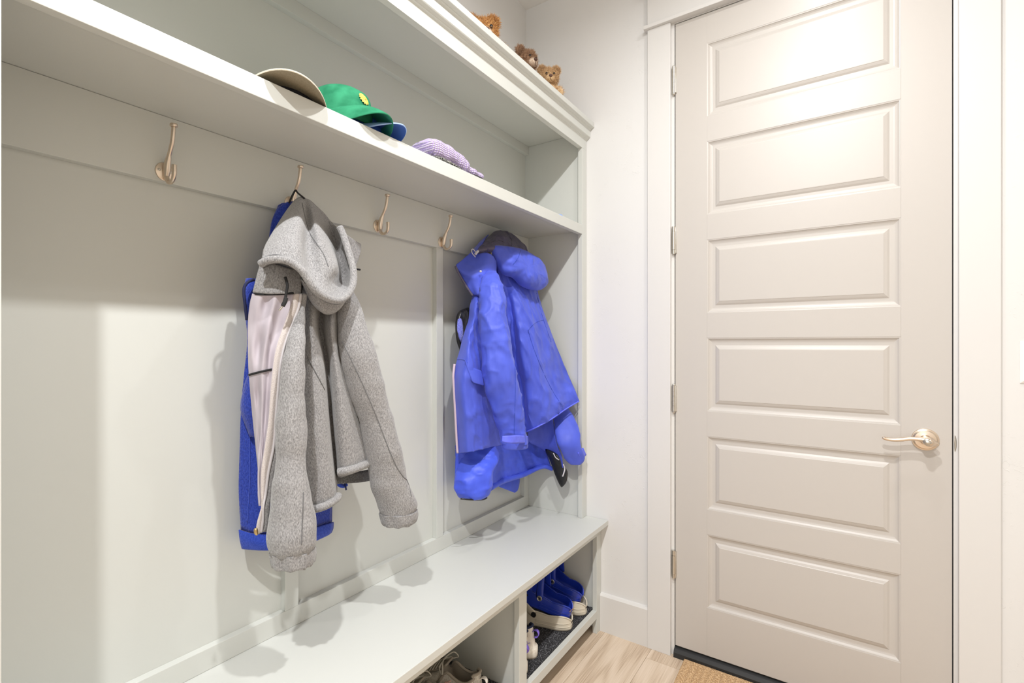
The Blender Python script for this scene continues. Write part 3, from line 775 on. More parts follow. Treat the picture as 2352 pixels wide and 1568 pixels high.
BK = [
 [(1138, 596, .120), (1152, 600, .130), (1172, 606, .140), (1194, 612, .145), (1214, 620, .140), (1228, 630, .130)],
 [(1150, 640, .120), (1160, 646, .130), (1178, 655, .150), (1196, 664, .160), (1216, 672, .160), (1236, 672, .150)],
 [(1158, 700, .130), (1172, 700, .130), (1184, 700, .165), (1204, 704, .185), (1226, 708, .180), (1247, 710, .165)],
 [(1164, 760, .130), (1180, 760, .135), (1192, 762, .180), (1216, 764, .205), (1244, 766, .205), (1268, 768, .195)],
 [(1168, 820, .130), (1186, 822, .140), (1200, 824, .190), (1226, 826, .218), (1258, 826, .222), (1288, 818, .215)],
 [(1176, 880, .130), (1196, 880, .142), (1210, 882, .195), (1238, 882, .228), (1272, 876, .238), (1308, 866, .240)],
 [(1184, 930, .130), (1203, 940, .150), (1216, 942, .200), (1244, 936, .236), (1284, 920, .262), (1322, 898, .285)],
 [(1192, 985, .130), (1209, 992, .155), (1230, 983, .205), (1264, 964, .248), (1300, 940, .272), (1331, 921, .300)]]
sheet('body_lining', [[(1092, 610, .095), (1130, 606, .105), (1170, 612, .112), (1215, 622, .112)],
 [(1086, 720, .085), (1130, 720, .105), (1180, 720, .115), (1235, 720, .120)],
 [(1064, 830, .080), (1130, 830, .105), (1190, 830, .118), (1262, 824, .165)],
 [(1056, 930, .080), (1130, 935, .105), (1195, 935, .122), (1275, 910, .185)],
 [(1060, 1010, .080), (1130, 1000, .105), (1190, 980, .125), (1235, 966, .165)]], RAIN, rj, 6, 6, amp=.002)
sheet('back_panel', BK, RAIN, rj, 12, 10, amp=.007, crease=.0110, fy=15, fz=4, seed=31)
bp = gb['back_panel.001'] if 'back_panel.001' in gb else gb['back_panel']
seam_on('seam', [(1213, 758), (1226, 800), (1246, 850), (1268, 895), (1290, 930)], [bp], .0009, BLUEF2, rj)
seam_on('seam', [(1214, 758), (1224, 746), (1236, 738), (1248, 735)], [bp], .0009, BLUEF2, rj)
seam_on('seam', [(1232, 672), (1240, 705), (1252, 745), (1266, 785)], [bp], .0009, BLUEF2, rj)
strand('hem', [(1209, 991, .160), (1230, 982, .210), (1265, 963, .252), (1300, 939, .276), (1330, 921, .304)], .0028, RAINL, rj)
SLV = [(1118, 1144, 622, .160), (1106, 1148, 645, .180), (1102, 1160, 680, .198), (1100, 1165, 710, .208), (1101, 1172, 750, .216), (1103, 1178, 795, .222), (1106, 1185, 840, .228), (1112, 1192, 872, .232), (1124, 1200, 920, .238), (1136, 1205, 965, .242), (1148, 1208, 992, .246), (1152, 1210, 1010, .248), (1154, 1212, 1018, .248)]
s3 = sleeve('sleeve', SLV, RAIN, rj, nv=12, n=44, amp=.005, crease=.0095, fz=9, fy=12, seed=17, flat=.75)
sheet('cuff_tab', [[(1154, 1001, .285), (1172, 1000, .300), (1192, 999, .300), (1213, 1001, .285)], [(1153, 1014, .285), (1172, 1018, .302), (1192, 1018, .302), (1214, 1017, .287)]], RAINL, s3, 5, 4)
sleeve('cuff', [(1153, 1212, 1012, .248), (1153, 1213, 1020, .248), (1155, 1212, 1028, .248), (1162, 1204, 1029, .248)], RAIN, s3, flat=.75, amp=.001)
seam_on('seam', [(1183, 840), (1184, 890), (1182, 950), (1181, 997)], [s3], .0008, BLUEF2, s3)
SRV = [(1264, 1292, 915, .205), (1267, 1306, 940, .222), (1270, 1318, 958, .240), (1274, 1330, 985, .268), (1280, 1332, 1015, .288), (1288, 1338, 1035, .297), (1296, 1345, 1050, .302), (1304, 1342, 1060, .304), (1312, 1334, 1066, .304)]
s4 = sleeve('sleeve', SRV, RAIN, rj, amp=.005, crease=.004, fz=9, fy=12, seed=23, flat=.42)
sheet('cuff_tab', [[(1328, 1040, .328), (1338, 1030, .330), (1340, 1028, .328)], [(1336, 1056, .330), (1344, 1048, .332), (1347, 1044, .330)]], RAINL, s4, 4, 4)
# inner layer hanging lower
sheet('inner_panel', [
 [(1212, 990, .120), (1240, 970, .150), (1268, 950, .200)],
 [(1213, 1012, .122), (1244, 1000, .160), (1274, 985, .215)],
 [(1232, 1022, .130), (1256, 1020, .172), (1280, 1020, .228)],
 [(1252, 1034, .150), (1272, 1040, .192), (1290, 1045, .240)],
 [(1280, 1058, .195), (1288, 1066, .222), (1294, 1074, .248)]], RAIN, rj, 6, 6, amp=.004, crease=.003, seed=2)

# ------------------------------------------------------------------ puffy jacket underneath
pj = thing('puffy_jacket', 'bright blue padded jacket whose hem hangs below the rain jacket', 'jacket', P(1110, 1030, .08))
PB = [
 [(1062, 1000, .075), (1090, 1000, .080), (1130, 1000, .095), (1180, 1005, .085), (1225, 1010, .105), (1252, 1020, .135)],
 [(1050, 1045, .070), (1085, 1045, .090), (1128, 1042, .105), (1175, 1040, .090), (1225, 1036, .112), (1256, 1040, .142)],
 [(1047, 1090, .070), (1085, 1090, .110), (1126, 1086, .105), (1165, 1075, .090), (1218, 1060, .112), (1262, 1058, .152)],
 [(1046, 1122, .072), (1080, 1128, .115), (1118, 1124, .100), (1150, 1104, .092), (1208, 1086, .106), (1266, 1072, .158)]]
sheet('body', PB, PUFF, pj, 10, 10, amp=.006, crease=.008, fy=13, fz=13, seed=6, back=.03)
sleeve('sleeve', [(1052, 1136, 1020, .088), (1049, 1146, 1048, .108), (1048, 1140, 1075, .126), (1047, 1132, 1098, .134), (1046, 1126, 1120, .134), (1047, 1122, 1134, .132), (1054, 1116, 1142, .130), (1068, 1104, 1145, .128)], PUFF, pj, amp=.006, crease=.009, fz=18, seed=9, flat=.55, nv=10, n=40)
strand('elastic', [(1058, 1145, .128), (1080, 1147, .15), (1108, 1147, .15), (1118, 1143, .14)], .0030, BLK, pj)
strand('hem', [(1126, 1121, .105), (1153, 1106, .098), (1180, 1097, .098), (1205, 1089, .108), (1245, 1071, .138), (1268, 1076, .162)], .010, PUFF, pj, n=14)
sheet('tail', [[(1140, 1098, .050), (1166, 1094, .050), (1194, 1086, .050)], [(1146, 1116, .052), (1168, 1114, .055), (1194, 1104, .052)], [(1158, 1122, .052), (1174, 1124, .055), (1192, 1118, .052)], [(1176, 1129, .052), (1183, 1131, .053), (1189, 1126, .052)]], PUFF, pj, 5, 5, amp=.002)

# black gloves tucked behind the rain jacket
gl = thing('ski_glove', 'black padded glove with fuzzy blue lining poking out left of the rain jacket', 'glove', P(1060, 760, .06), group='black padded gloves behind the rain jacket')
puff('palm', [(1078, 708), (1066, 709), (1055, 714), (1049, 725), (1046, 745), (1047, 770), (1050, 788), (1058, 806), (1066, 800), (1072, 770), (1078, 740)], lambda a, b: .060, .022, BLK, gl, amp=.003, crease=.004, seed=4, back=.015)
sheet('lining', [[(1052, 733, .085), (1058, 731, .088), (1062, 738, .088)], [(1051, 755, .088), (1057, 756, .092), (1064, 758, .09)], [(1053, 772, .086), (1058, 776, .090), (1064, 778, .088)], [(1057, 783, .082), (1060, 786, .084), (1063, 786, .082)]], FUZZB, gl, 6, 5, amp=.003, fy=80, fz=80)
gl2 = thing('ski_glove', 'black glove with pale zip pull hanging below the right side of the rain jacket', 'glove', P(1285, 1070, .20), group='black padded gloves behind the rain jacket')
puff('palm', [(1252, 1032), (1268, 1036), (1282, 1045), (1293, 1066), (1303, 1083), (1301, 1104), (1293, 1117), (1287, 1116), (1276, 1092), (1264, 1058)], lambda a, b: .158 + (a-1252)*.0020, .018, BLK, gl2, amp=.003, crease=.003, seed=8, back=.012)
strand('zipper', [(1271, 1040, .222), (1276, 1050, .232), (1284, 1056, .242)], .0022, LGREY, gl2)
strand('zipper_pull', [(1294, 1066, .268), (1297, 1076, .27), (1295, 1086, .27), (1292, 1094, .266)], .0028, LGREY, gl2)

# ------------------------------------------------------------------ caps on the shelf
SZ = 1.7347
def cap(label, loc, rz, crown_m, brim_m, under_m, h=.098, arch=.030, sc=1.0, tilt=0, button=True, blen=.072, droop=.012, zmin=.001):
    t = thing('baseball_cap', label, 'cap', loc, (0, tilt, rz), group='caps on the locker shelf')
    a, b = .083*sc, .098*sc              # half width (y), half length (x); front is +x
    nr, na = 14, 48
    rows = []
    for j in range(nr+1):
        th = PI/2*j/nr; r = []
        for i in range(na):
            ph = 2*PI*i/na
            seam = 1 - .012*max(0, 1-abs(math.sin(3*ph))*9)*math.cos(th)
            k = (math.cos(th)**.75)*seam
            x = b*k*math.cos(ph); y = a*k*math.sin(ph)
            z = .004 + h*math.sin(th)**1.05
            if math.cos(ph) > 0: x += .010*math.sin(2*th)*math.cos(ph)
            w = noise.noise(Vector((x*22, y*22, z*22 + rz*5)))*.0035*math.sin(2*th)
            r.append(Vector((x+w, y+w, z+w)))
        rows.append(r)
    mb = MB().grid(rows, close_u=True)
    cr_ = mb.obj('crown', crown_m, t, local=True, mods=[('SOLIDIFY', dict(thickness=.002, offset=-1))])
    if button: MB().ball((0, 0, h+.004), (.007, .007, .004), 14, 8).obj('button', crown_m, t, local=True)
    rows = []; un = []
    nb = 26
    for j in range(9):
        v = j/8; r = []; u2 = []
        for i in range(nb+1):
            ph = (i/nb-.5)*2*1.22
            x0 = b*.985*math.cos(ph); y0 = a*.985*math.sin(ph)
            ext = blen*sc*(math.cos(ph/1.22*PI/2)**.55 if abs(ph) < 1.219 else 0)
            x = x0 + ext*v; y = y0*(1+.04*v)
            z = .006 + arch*(1-(y/a)**2)*(.75+.25*v) - droop*v*(.4+.6*v)
            r.append(Vector((x, y, max(zmin, z)+.0035))); u2.append(Vector((x*.998, y, max(zmin, z))))
        rows.append(r); un.append(u2)
    mb = MB().grid(rows)
    mb.grid([rows[-1], [(p+q)/2 + Vector((.0015, 0, 0)) for p, q in zip(rows[-1], un[-1])], un[-1]])
    br = mb.obj('brim', brim_m, t, local=True)
    MB().grid(un).obj('brim_underside', under_m, br, local=True)
    sb = [[Vector((b*.97*math.cos(2*PI*i/na), a*.97*math.sin(2*PI*i/na), z)) for i in range(na)] for z in (.004, .03)]
    MB().grid(sb, close_u=True).obj('sweatband', crown_m, t, local=True)
    return t
CREAM = mottled('cream_twill', (.62, .57, .46), (.70, .65, .54), 300, rough=.85, bstr=.2)
DARKC = mottled('black_twill', (.014, .014, .018), (.03, .03, .036), 300, rough=.85, bstr=.3)
SHADU = mottled('shaded_underbrim', (.30, .26, .18), (.36, .31, .22), 300, rough=.9, bstr=.2)  # cream brim's underside, its shade put into a darker tone
GREEN = mottled('washed_green_twill', (.010, .16, .075), (.03, .26, .13), 26, rough=.85, bstr=.25, detail=6)
GREENB = plain('teal_green_edge', (.02, .24, .17), .8)
SKYB = plain('light_blue_twill', (.36, .52, .88), .8)
MIDB = plain('mid_blue_twill', (.035, .12, .50), .75)
YEL = mottled('yellow_thread', (.72, .47, .05), (.90, .68, .18), 300, rough=.8, bstr=.5)
c1 = cap('cream-brimmed cap with dark crown, left of the green cap on the shelf', (-1.062, .625, SZ), math.radians(-24), DARKC, CREAM, SHADU, h=.060, arch=.021, button=False, sc=1.16)
c2 = cap('washed green cap with yellow flower embroidery on the shelf', (-1.055, .772, SZ+.020), math.radians(6), GREEN, GREEN, GREENB, h=.104, arch=.040, droop=.040, zmin=-.0165)
# flower embroidery on the front panel
fm = MB()
def cap_pt(ph, th, h=.104, out=.0018):
    a, b = .083, .098; k = math.cos(th)**.75
    p = Vector((b*k*math.cos(ph) + .010*math.sin(2*th)*math.cos(ph), a*k*math.sin(ph), .004+h*math.sin(th)**1.05))
    nrm = Vector((p.x/b**2, p.y/a**2, (p.z-.004)/h**2)).normalized()
    return p + nrm*out, nrm
def petal(u0, v0, ang, ln, wd):
    pts = []
    for k in range(10):
        q = 2*PI*k/10; du = math.cos(q)*ln/2 + ln*.75; dv = math.sin(q)*wd/2
        u = u0 + (du*math.cos(ang) - dv*math.sin(ang))/.09; v = v0 + (du*math.sin(ang) + dv*math.cos(ang))/.105
        pts.append(cap_pt(u, v, out=.0012)[0])
    c = sum(pts, Vector())/10; nn = cap_pt(u0, v0)[1]
    fm.add(pts + [c + nn*.002], [(i, (i+1) % 10, 10) for i in range(10)])
for k in range(14): petal(.0, .62, 2*PI*k/14, .0150, .0064)
cc, nn = cap_pt(0, .62, out=.0008)
fm.ball(cc, (.0045, .0055, .0055), 12, 8)
fm.obj('flower_embroidery', YEL, c2, local=True)
c3 = cap('light blue cap tucked under the green cap with its brim showing', (-1.055, .802, SZ), math.radians(20), MIDB, SKYB, MIDB, h=.085, arch=.034, sc=.94, blen=.076)

# ------------------------------------------------------------------ knitwear
def knit_mat(name, c1, c2, ky=300, kz=300):
    m, t, b = nt(name)
    v = coords(t)
    n = N(t, 'ShaderNodeTexNoise', Scale=260.0, Detail=2.0); t.links.new(v, n.inputs['Vector'])
    w = N(t, 'ShaderNodeTexWave', Scale=46.0, Distortion=1.5); w.bands_direction = 'Y'
    t.links.new(v, w.inputs['Vector'])
    w2 = N(t, 'ShaderNodeTexWave', Scale=60.0, Distortion=1.5); w2.bands_direction = 'Z'
    t.links.new(v, w2.inputs['Vector'])
    mx = N(t, 'ShaderNodeMath', operation='MULTIPLY'); t.links.new(w.outputs['Fac'], mx.inputs[0]); t.links.new(w2.outputs['Fac'], mx.inputs[1])
    ad = N(t, 'ShaderNodeMath', operation='MULTIPLY_ADD'); ad.inputs[1].default_value = .5
    t.links.new(n.outputs['Fac'], ad.inputs[0]); t.links.new(mx.outputs[0], ad.inputs[2])
    t.links.new(ramp(t, ad.outputs[0], [(.2, c1), (.7, c2)]), b.inputs['Base Color'])
    b.inputs['Roughness'].default_value = .95; b.inputs['Sheen Weight'].default_value = .3
    bump(t, b, ad.outputs[0], .8, .005)
    return m
LAV = knit_mat('lavender_knit', (.33, .24, .52), (.80, .70, .92))
MARL = mottled('grey_marl_knit', (.015, .015, .016), (.45, .45, .42), 330, (1, 1, 1), .95, .42, .62, .9, .005)
def lump(name, rows, mat, parent, n=24, nv=6, amp=.003, seed=0, f=40):
    """rows of (centre, half width along y-ish, half height)"""
    cs = spline([Vector(r[0]) for r in rows], nv); hs = spline([Vector((r[1], r[2], r[3] if len(r) > 3 else 2.4)) for r in rows], nv)
    R = []
    m = len(cs)
    for j in range(m):
        tg = (cs[min(j+1, m-1)] - cs[max(j-1, 0)]).normalized(); sd = Vector((0, 0, 1)).cross(tg).normalized(); up = tg.cross(sd)
        ring = []
        for k in range(n):
            a = 2*PI*k/n; ex = 2/hs[j].z
            cx = math.copysign(abs(math.cos(a))**ex, math.cos(a)); sy = math.copysign(abs(math.sin(a))**ex, math.sin(a))
            p = cs[j] + sd*(hs[j].x*cx) + up*(hs[j].y*sy)
            w = noise.noise(p*f + Vector((seed, 0, 0)))*amp
            ring.append(p + (p-cs[j]).normalized()*w)
        R.append(ring)
    return MB().grid(R, close_u=True, cap0=True, cap1=True).obj(name, mat, parent)
def shp(px, X, z): # point on the shelf whose image column is px
    r = ray(px, 400); k = X/r.x
    return Vector((X, r.y*k, z))
be = thing('beanie', 'lavender ribbed knit beanie heaped on the shelf right of the caps', 'beanie', shp(1030, -.985, SZ))
lump('cuff', [(shp(968, -.985, SZ+0.032), .045, .020), (shp(974, -.985, SZ+0.037), .052, .028), (shp(990, -.985, SZ+0.040), .054, .032), (shp(1012, -.985, SZ+0.040), .054, .031), (shp(1022, -.985, SZ+0.038), .050, .026)], LAV, be, amp=.006, seed=1)
lump('crown', [(shp(1012, -.985, SZ+0.037), .048, .026), (shp(1030, -.985, SZ+0.038), .050, .030), (shp(1046, -.985, SZ+0.032), .048, .026), (shp(1058, -.985, SZ+0.024), .044, .018), (shp(1074, -.985, SZ+0.022), .044, .0165), (shp(1088, -.985, SZ+0.020), .038, .013), (shp(1094, -.985, SZ+0.017), .022, .008)], LAV, be, amp=.009, seed=4, f=50)
gk_ = thing('knit_scarf', 'grey marled knit piece squashed under the lavender beanie', 'knitwear', shp(1010, -.95, SZ))
lump('folded_knit', [(shp(985, -.957, SZ+.007), .020, .0045), (shp(1000, -.957, SZ+.009), .026, .0075), (shp(1020, -.957, SZ+.008), .027, .0068), (shp(1040, -.957, SZ+.006), .026, .0048), (shp(1056, -.957, SZ+.004), .02, .003)], MARL, gk_, amp=.002)
bg = thing('knit_glove', 'black knit tip poking out at the right end of the beanie', 'glove', shp(1098, -.96, SZ))
lump('fingers', [(shp(1070, -.955, SZ+.004), .014, .0035), (shp(1085, -.955, SZ+.006), .018, .0048), (shp(1098, -.955, SZ+.007), .018, .0055), (shp(1105, -.955, SZ+.006), .012, .0045)], plain('black_knit', (.02, .02, .022), .95, bscale=400, bstr=.6), bg, amp=.0015)
po = thing('small_pouch', 'small light blue item just showing over the shelf edge near the end panel', 'pouch', shp(1281, -.965, SZ))
lump('pouch_body', [(shp(1272, -.962, SZ+.005), .010, .004), (shp(1277, -.962, SZ+.0075), .018, .007), (shp(1282, -.962, SZ+.0085), .020, .008), (shp(1287, -.962, SZ+.006), .016, .0055), (shp(1291, -.962, SZ+.004), .008, .003)], plain('sky_blue_fabric', (.22, .38, .92), .8, bscale=300), po, amp=.001)

# ------------------------------------------------------------------ teddy bears on top of the locker
def fur(mb, count, ln, seed):
    """short pile: thin blades standing on the faces already in the mesh"""
    rnd = random.Random(seed)
    F0 = list(mb.F); V0 = mb.V
    tri = [(f[0], f[i], f[i+1]) for f in F0 for i in range(1, len(f)-1)]
    ar = []; s = 0
    for a, b, c in tri:
        s += (V0[b]-V0[a]).cross(V0[c]-V0[a]).length; ar.append(s)
    import bisect
    cen = sum(V0, Vector())/len(V0); sg = 0
    for a, b, c in tri: sg += (V0[a]-cen).dot((V0[b]-V0[a]).cross(V0[c]-V0[a]))
    sg = 1 if sg > 0 else -1
    for _ in range(count):
        a, b, c = tri[min(len(tri)-1, bisect.bisect(ar, rnd.random()*s))]
        u, v = rnd.random(), rnd.random()
        if u+v > 1: u, v = 1-u, 1-v
        p = V0[a] + (V0[b]-V0[a])*u + (V0[c]-V0[a])*v
        nr = (V0[b]-V0[a]).cross(V0[c]-V0[a])
        if nr.length < 1e-12: continue
        nr.normalize(); nr *= sg
        tip = p + (nr + Vector((rnd.uniform(-.7, .7), rnd.uniform(-.7, .7), rnd.uniform(-.6, .5))))*ln*rnd.uniform(.6, 1.3)
        sd = nr.cross(Vector((rnd.uniform(-1, 1), rnd.uniform(-1, 1), rnd.uniform(-1, 1)))).normalized()*ln*.07
        n = len(mb.V)
        mid = p.lerp(tip, .55) + nr*ln*.12
        mb.V += [p-sd, p+sd, mid+sd*.8, mid-sd*.8, tip]
        mb.F += [(n, n+1, n+2, n+3), (n+3, n+2, n+4)]
    return mb
def bear(label, loc, rz, pitch, roll, m_fur, m_muz, s=1.0, hs=1.0, seed=0, furlen=.007, head_only_fur=5200):
    t = thing('teddy_bear', label, 'teddy bear', loc, (0, 0, rz), group='teddy bears on top of the locker')
    # front is +x ; sits on z = 0
    hz = .150*s
    body = MB().ball((0, 0, .066*s), (.040*hs, .046*hs, .062*s), 20, 14)
    fur(body, 1500, furlen, seed+1).obj('torso', m_fur, t, local=True)
    for sy in (-1, 1):
        lg = MB().tube(spline([(.0, sy*.030*hs, .028*hs), (.020*hs, sy*.040*hs, .026*hs), (.038*hs, sy*.048*hs, .025*hs), (.048*hs, sy*.050*hs, .030*hs)], 4), [.022*hs]*9 + [.024*hs, .024*hs, .022*hs, .012*hs], 14)
        fur(lg, 500, furlen, seed+3).obj('leg', m_fur, t, local=True)
        am = MB().tube(spline([(.0, sy*.030*hs, .104*s), (.020*hs, sy*.048*hs, .088*s), (.040*hs, sy*.048*hs, .070*s), (.050*hs, sy*.042*hs, .066*s)], 4), [.014*hs] + [.016*hs]*10 + [.015*hs, .008*hs], 14)
        fur(am, 400, furlen, seed+4).obj('arm', m_fur, t, local=True)
    
    M = Matrix.Translation((.004*hs, 0, hz)) @ Matrix.Rotation(roll, 4, 'X') @ Matrix.Rotation(pitch, 4, 'Y')
    hm = MB().ball((0, 0, 0), (.042*hs, .045*hs, .041*hs), 22, 16).xf(M)
    head = fur(hm, head_only_fur, furlen, seed+2).obj('head', m_fur, t, local=True)
    for sy in (-1, 1):
        er = MB().ball((-.004*hs, sy*.034*hs, .034*hs), (.009*hs, .020*hs, .020*hs), 16, 10).xf(M)
        ear = fur(er, 1500, furlen, seed+5).obj('ear', m_fur, head, local=True)
        eb = MB().ball((.0405*hs, sy*.018*hs, .010*hs), .0056*hs, 12, 8).xf(M)
        eb.obj('eye', plain('black_bead', (.012, .012, .014), .12) if 'black_bead' not in MATS else MATS['black_bead'], head, local=True)
    mz = MB().ball((.036*hs, 0, -.010*hs), (.020*hs, .022*hs, .017*hs), 18, 12).xf(M)
    muz = fur(mz, 900, furlen*.45, seed+6).obj('muzzle', m_muz, head, local=True)
    MB().ball((.056*hs, 0, -.003*hs), (.005*hs, .009*hs, .0065*hs), 14, 8).xf(M).obj('nose', MATS.get('brown_stitch') or plain('brown_stitch', (.10, .045, .03), .6), head, local=True)
    mt = MB().tube([M @ Vector(q) for q in ((.0575*hs, 0, -.008*hs), (.0575*hs, 0, -.018*hs), (.052*hs, .007*hs, -.023*hs))], .0010*hs, 6)
    mt.obj('mouth', MATS['brown_stitch'], head, local=True)
    return t
GOLD = mottled('golden_brown_plush', (.42, .20, .055), (.70, .40, .14), 120, rough=.95, bstr=.2, sheen=.3)
BROWN = mottled('brown_plush', (.30, .16, .085), (.56, .36, .22), 120, rough=.95, bstr=.2, sheen=.3)
TAN = mottled('curly_tan_plush', (.50, .31, .15), (.72, .52, .30), 200, rough=.95, bstr=.4, sheen=.3)
MUZL = mottled('cream_plush', (.70, .55, .42), (.80, .66, .53), 200, rough=.95, bstr=.2)
def top_at(px, py, X): return atX(px, py, X)
def seat_bear(headpx, headpy, X, s):
    h = atX(headpx, headpy, X); return (h.x, h.y, 2.1585), h
BEARS = [
 ('golden brown teddy bear sitting alone farthest from the door on the locker top', 1109, 80, -1.03, -42, GOLD, MUZL, 1, 1.08),
 ('brown teddy bear with cream muzzle leaning beside the tan bear', 1207, 143, -1.085, -12, BROWN, MUZL, 2, .95),
 ('curly tan teddy bear closest to the door on the locker top', 1260, 180, -.985, -50, TAN, TAN, 3, .84)]
for lab, bx_, by_, X, rzd, mf, mm, sd, hs_ in BEARS:
    h = atX(bx_, by_, X)
    s = (h.z - 2.1655)/.150
    bear(lab, (h.x, h.y, 2.1655), math.radians(rzd), .25 if sd != 2 else .15, 0 if sd == 3 else .1, mf, mm, s, hs_, sd*10, furlen=.0088 if sd != 3 else .0068)

# ------------------------------------------------------------------ shoes
def foot_w(s, side, L, W):
    """half width of a sole at s (0 toe .. 1 heel)"""
    if s > .58: k = max(0, 1 - ((s-.58)/.42)**2.7)**.44
    elif s < .36: k = max(0, 1 - ((.36-s)/.36)**2.2)**.5
    else: k = 1
    waist = 1 - .20*math.exp(-((s-.62)/.17)**2)*(1.0 if side > 0 else .55)
    heel = 1 - .17*min(1, max(0, (s-.42)/.28))
    return W/2*k*waist*heel
CLOGB = plain('royal_blue_foam', (.012, .035, .36), .28, bscale=120, bstr=.05)
CLOGW = plain('bone_foam', (.62, .57, .47), .45, bscale=200, bstr=.08)
HOLE = plain('shadowy_hole', (.01, .01, .01), .9)
def clog(label, M, mat, group, L=.285, W=.108, strap_deg=35, rivet=None, wear=False):
    t = thing('clog', label, 'clog', M.to_translation(), M.to_euler(), group=group)
    # local: heel at x=0.., toe towards -x; z up
    ns, npt = 56, 48
    rows = []
    for j in range(ns+1):
        s = .5 - .4985*math.cos(PI*j/ns)  # toe .. heel
        x = -L*(1-s)
        wl, wr = foot_w(s, 1, L, W), foot_w(s, -1, L, W)
        toe = max(0, 1-s/.14)
        zb = .010*toe**2
        op = min(1, max(0, (s-.34)/.13)); op = op*op*(3-2*op)     # 0 closed vamp, 1 open footbed
        endk = math.sqrt(max(0, 1-(abs(s-.5)/.5)**6))
        H = (.040 + .050*math.sin(PI*min(1, s/.62))**.8)*endk**.4 + .006     # dome height
        rim = (.062 - .012*max(0, 1-abs(s-.72)/.25)) * (0.45+.55*endk)
        bed = .017
        ring = []
        # outer right up to rim
        K = 9
        for k in range(K):            # outer side +y
            f = k/(K-1); z = zb + (rim-zb)*f
            ring.append(Vector((x, wl*(1 + .035*math.sin(PI*f) - .06*f), z)))
        for k in range(1, 36):        # over the top / the footbed
            f = k/36; c = math.cos(PI*f)
            y_d = wl*.94*c if c > 0 else wr*.94*c
            zd = rim + (H-rim)*math.sin(PI*f)**.75 if H > rim else rim
            # open profile
            u = abs(2*f-1)
            sgn = 1 if f < .5 else -1; w_ = wl if sgn > 0 else wr
            if u > .66: q_ = (1-u)/.34; yo = sgn*w_*(.94 - .10*q_); zo = rim - (rim-bed-.008)*max(0, q_-.12)/.88
            else: yo = sgn*w_*.84*(u/.66); zo = bed + .008*(u/.66)**4
            ring.append(Vector((x, y_d*(1-op)+yo*op, zd*(1-op)+zo*op)))
        for k in range(K):
            f = 1-k/(K-1); z = zb + (rim-zb)*f
            ring.append(Vector((x, -wr*(1 + .035*math.sin(PI*f) - .06*f), z)))
        rows.append(ring)
    # close heel with a wall: last rings shrink; add heel cup
    mb = MB().grid(rows, close_u=True, cap0=True, cap1=True)
    shell = mb.obj('shell', mat, t, local=True)
    bead = [r[8] for r in rows if -L*(1-.40) < r[8].x] 
    bead2 = [r[-9] for r in rows if -L*(1-.40) < r[-9].x]
    MB().tube(bead + bead2[::-1], .0028, 8).obj('rim', mat, t, local=True)
    # sole grooves: two thin raised bands round the heel
    for zz in (.014, .027):
        pts = []
        for j in range(25):
            s = .55 + .44*j/24; pts.append((-L*(1-s), foot_w(s, 1, L, W)*1.025, zz))
        for j in range(25):
            s = .99 - .44*j/24; pts.append((-L*(1-s), -foot_w(s, -1, L, W)*1.025, zz))
        MB().tube(pts, .0016, 6).obj('sole_groove', mat, t, local=True)
    # heel strap swung forward
    ang = math.radians(strap_deg); pivx = -L*.46; pivz = .052
    pts = []
    for j in range(29):
        a = PI*j/28; r = .098
        u = Vector((math.sin(a)*r, 0, 0)); u = Matrix.Rotation(-ang, 3, 'Y') @ u
        y = math.cos(a)*W*.50
        pts.append(Vector((pivx, 0, pivz)) + u + Vector((0, y, 0)))
    rows = []
    for j, p in enumerate(pts):
        tg = (pts[min(j+1, 28)] - pts[max(j-1, 0)]).normalized()
        wv = (Matrix.Rotation(-ang, 3, 'Y') @ Vector((0, 0, 1)))
        nv = tg.cross(wv).normalized(); hw = .011 + .004*abs(math.cos(PI*j/28))
        rows.append([p + wv*hw*math.cos(q) + nv*.0035*math.sin(q) for q in (0, PI/4, PI/2, 3*PI/4, PI, 5*PI/4, 3*PI/2, 7*PI/4)])
    st = MB().grid(rows, close_u=True, cap0=True, cap1=True).obj('heel_strap', mat, t, local=True)
    for sy in (-1, 1):
        rv = MB()
        rr = [[Vector((pivx + r*math.cos(2*PI*k/20), sy*(W*.50+.0035+o), pivz + r*math.sin(2*PI*k/20))) for k in range(20)] for r, o in ((.0105, -.002), (.0105, .002), (.009, .0032), (.0085, .0026), (.0, .0026))]
        rv.grid(rr, close_u=True).obj('rivet', rivet or HOLE, st, local=True)
        if rivet:
            em = MB().box(pivx-.003, pivx+.003, sy*(W*.50+.0055)-.0008, sy*(W*.50+.0055)+.0012, pivz-.0045, pivz+.0045, .0005).box(pivx-.0055, pivx+.0055, sy*(W*.50+.0055)-.0008, sy*(W*.50+.0055)+.0010, pivz+.001, pivz+.003, .0004)
            em.obj('emblem', BLK, st, local=True)
    # ventilation holes on the vamp
    hl = MB()
    for s in (.14, .21, .28, .35):
        for f in (.22, .34, .46, .58, .70):
            f2 = f + (.06 if int(s*100) % 2 else 0)
            j0 = int(math.acos((.5-s)/.4985)/PI*ns); k = 9 + int(f2*35)
            p = rows_at(mb, j0, k, npt=53)
            q = (p - Vector((p.x, 0, .025))).normalized()
            hl.ball(p + q*.0005, (.0042, .0042, .0025), 10, 6)
    hl.obj('vent_hole', HOLE, t, local=True)
    for sy in (-1, 1):
        for s in (.22, .36):
            j0 = int(math.acos((.5-s)/.4985)/PI*ns)
            p = rows_at(mb, j0, 5 if sy > 0 else 53-6, npt=53)
            MB().ball(p + Vector((0, sy*.0005, .0)), (.0085, .0022, .0055), 12, 8).obj('side_vent', HOLE, t, local=True)
    if wear:
        mb2 = MB()
        for k in range(9):
            s = .985; mb2.ball((-.004 + .001*k % 3, -.02+.006*k*.6, .036+.002*(k % 3)), (.0012, .0040, .0016), 8, 6)
        mb2.obj('scuff', plain('scuffed_foam', (.42, .26, .12), .8), t, local=True)
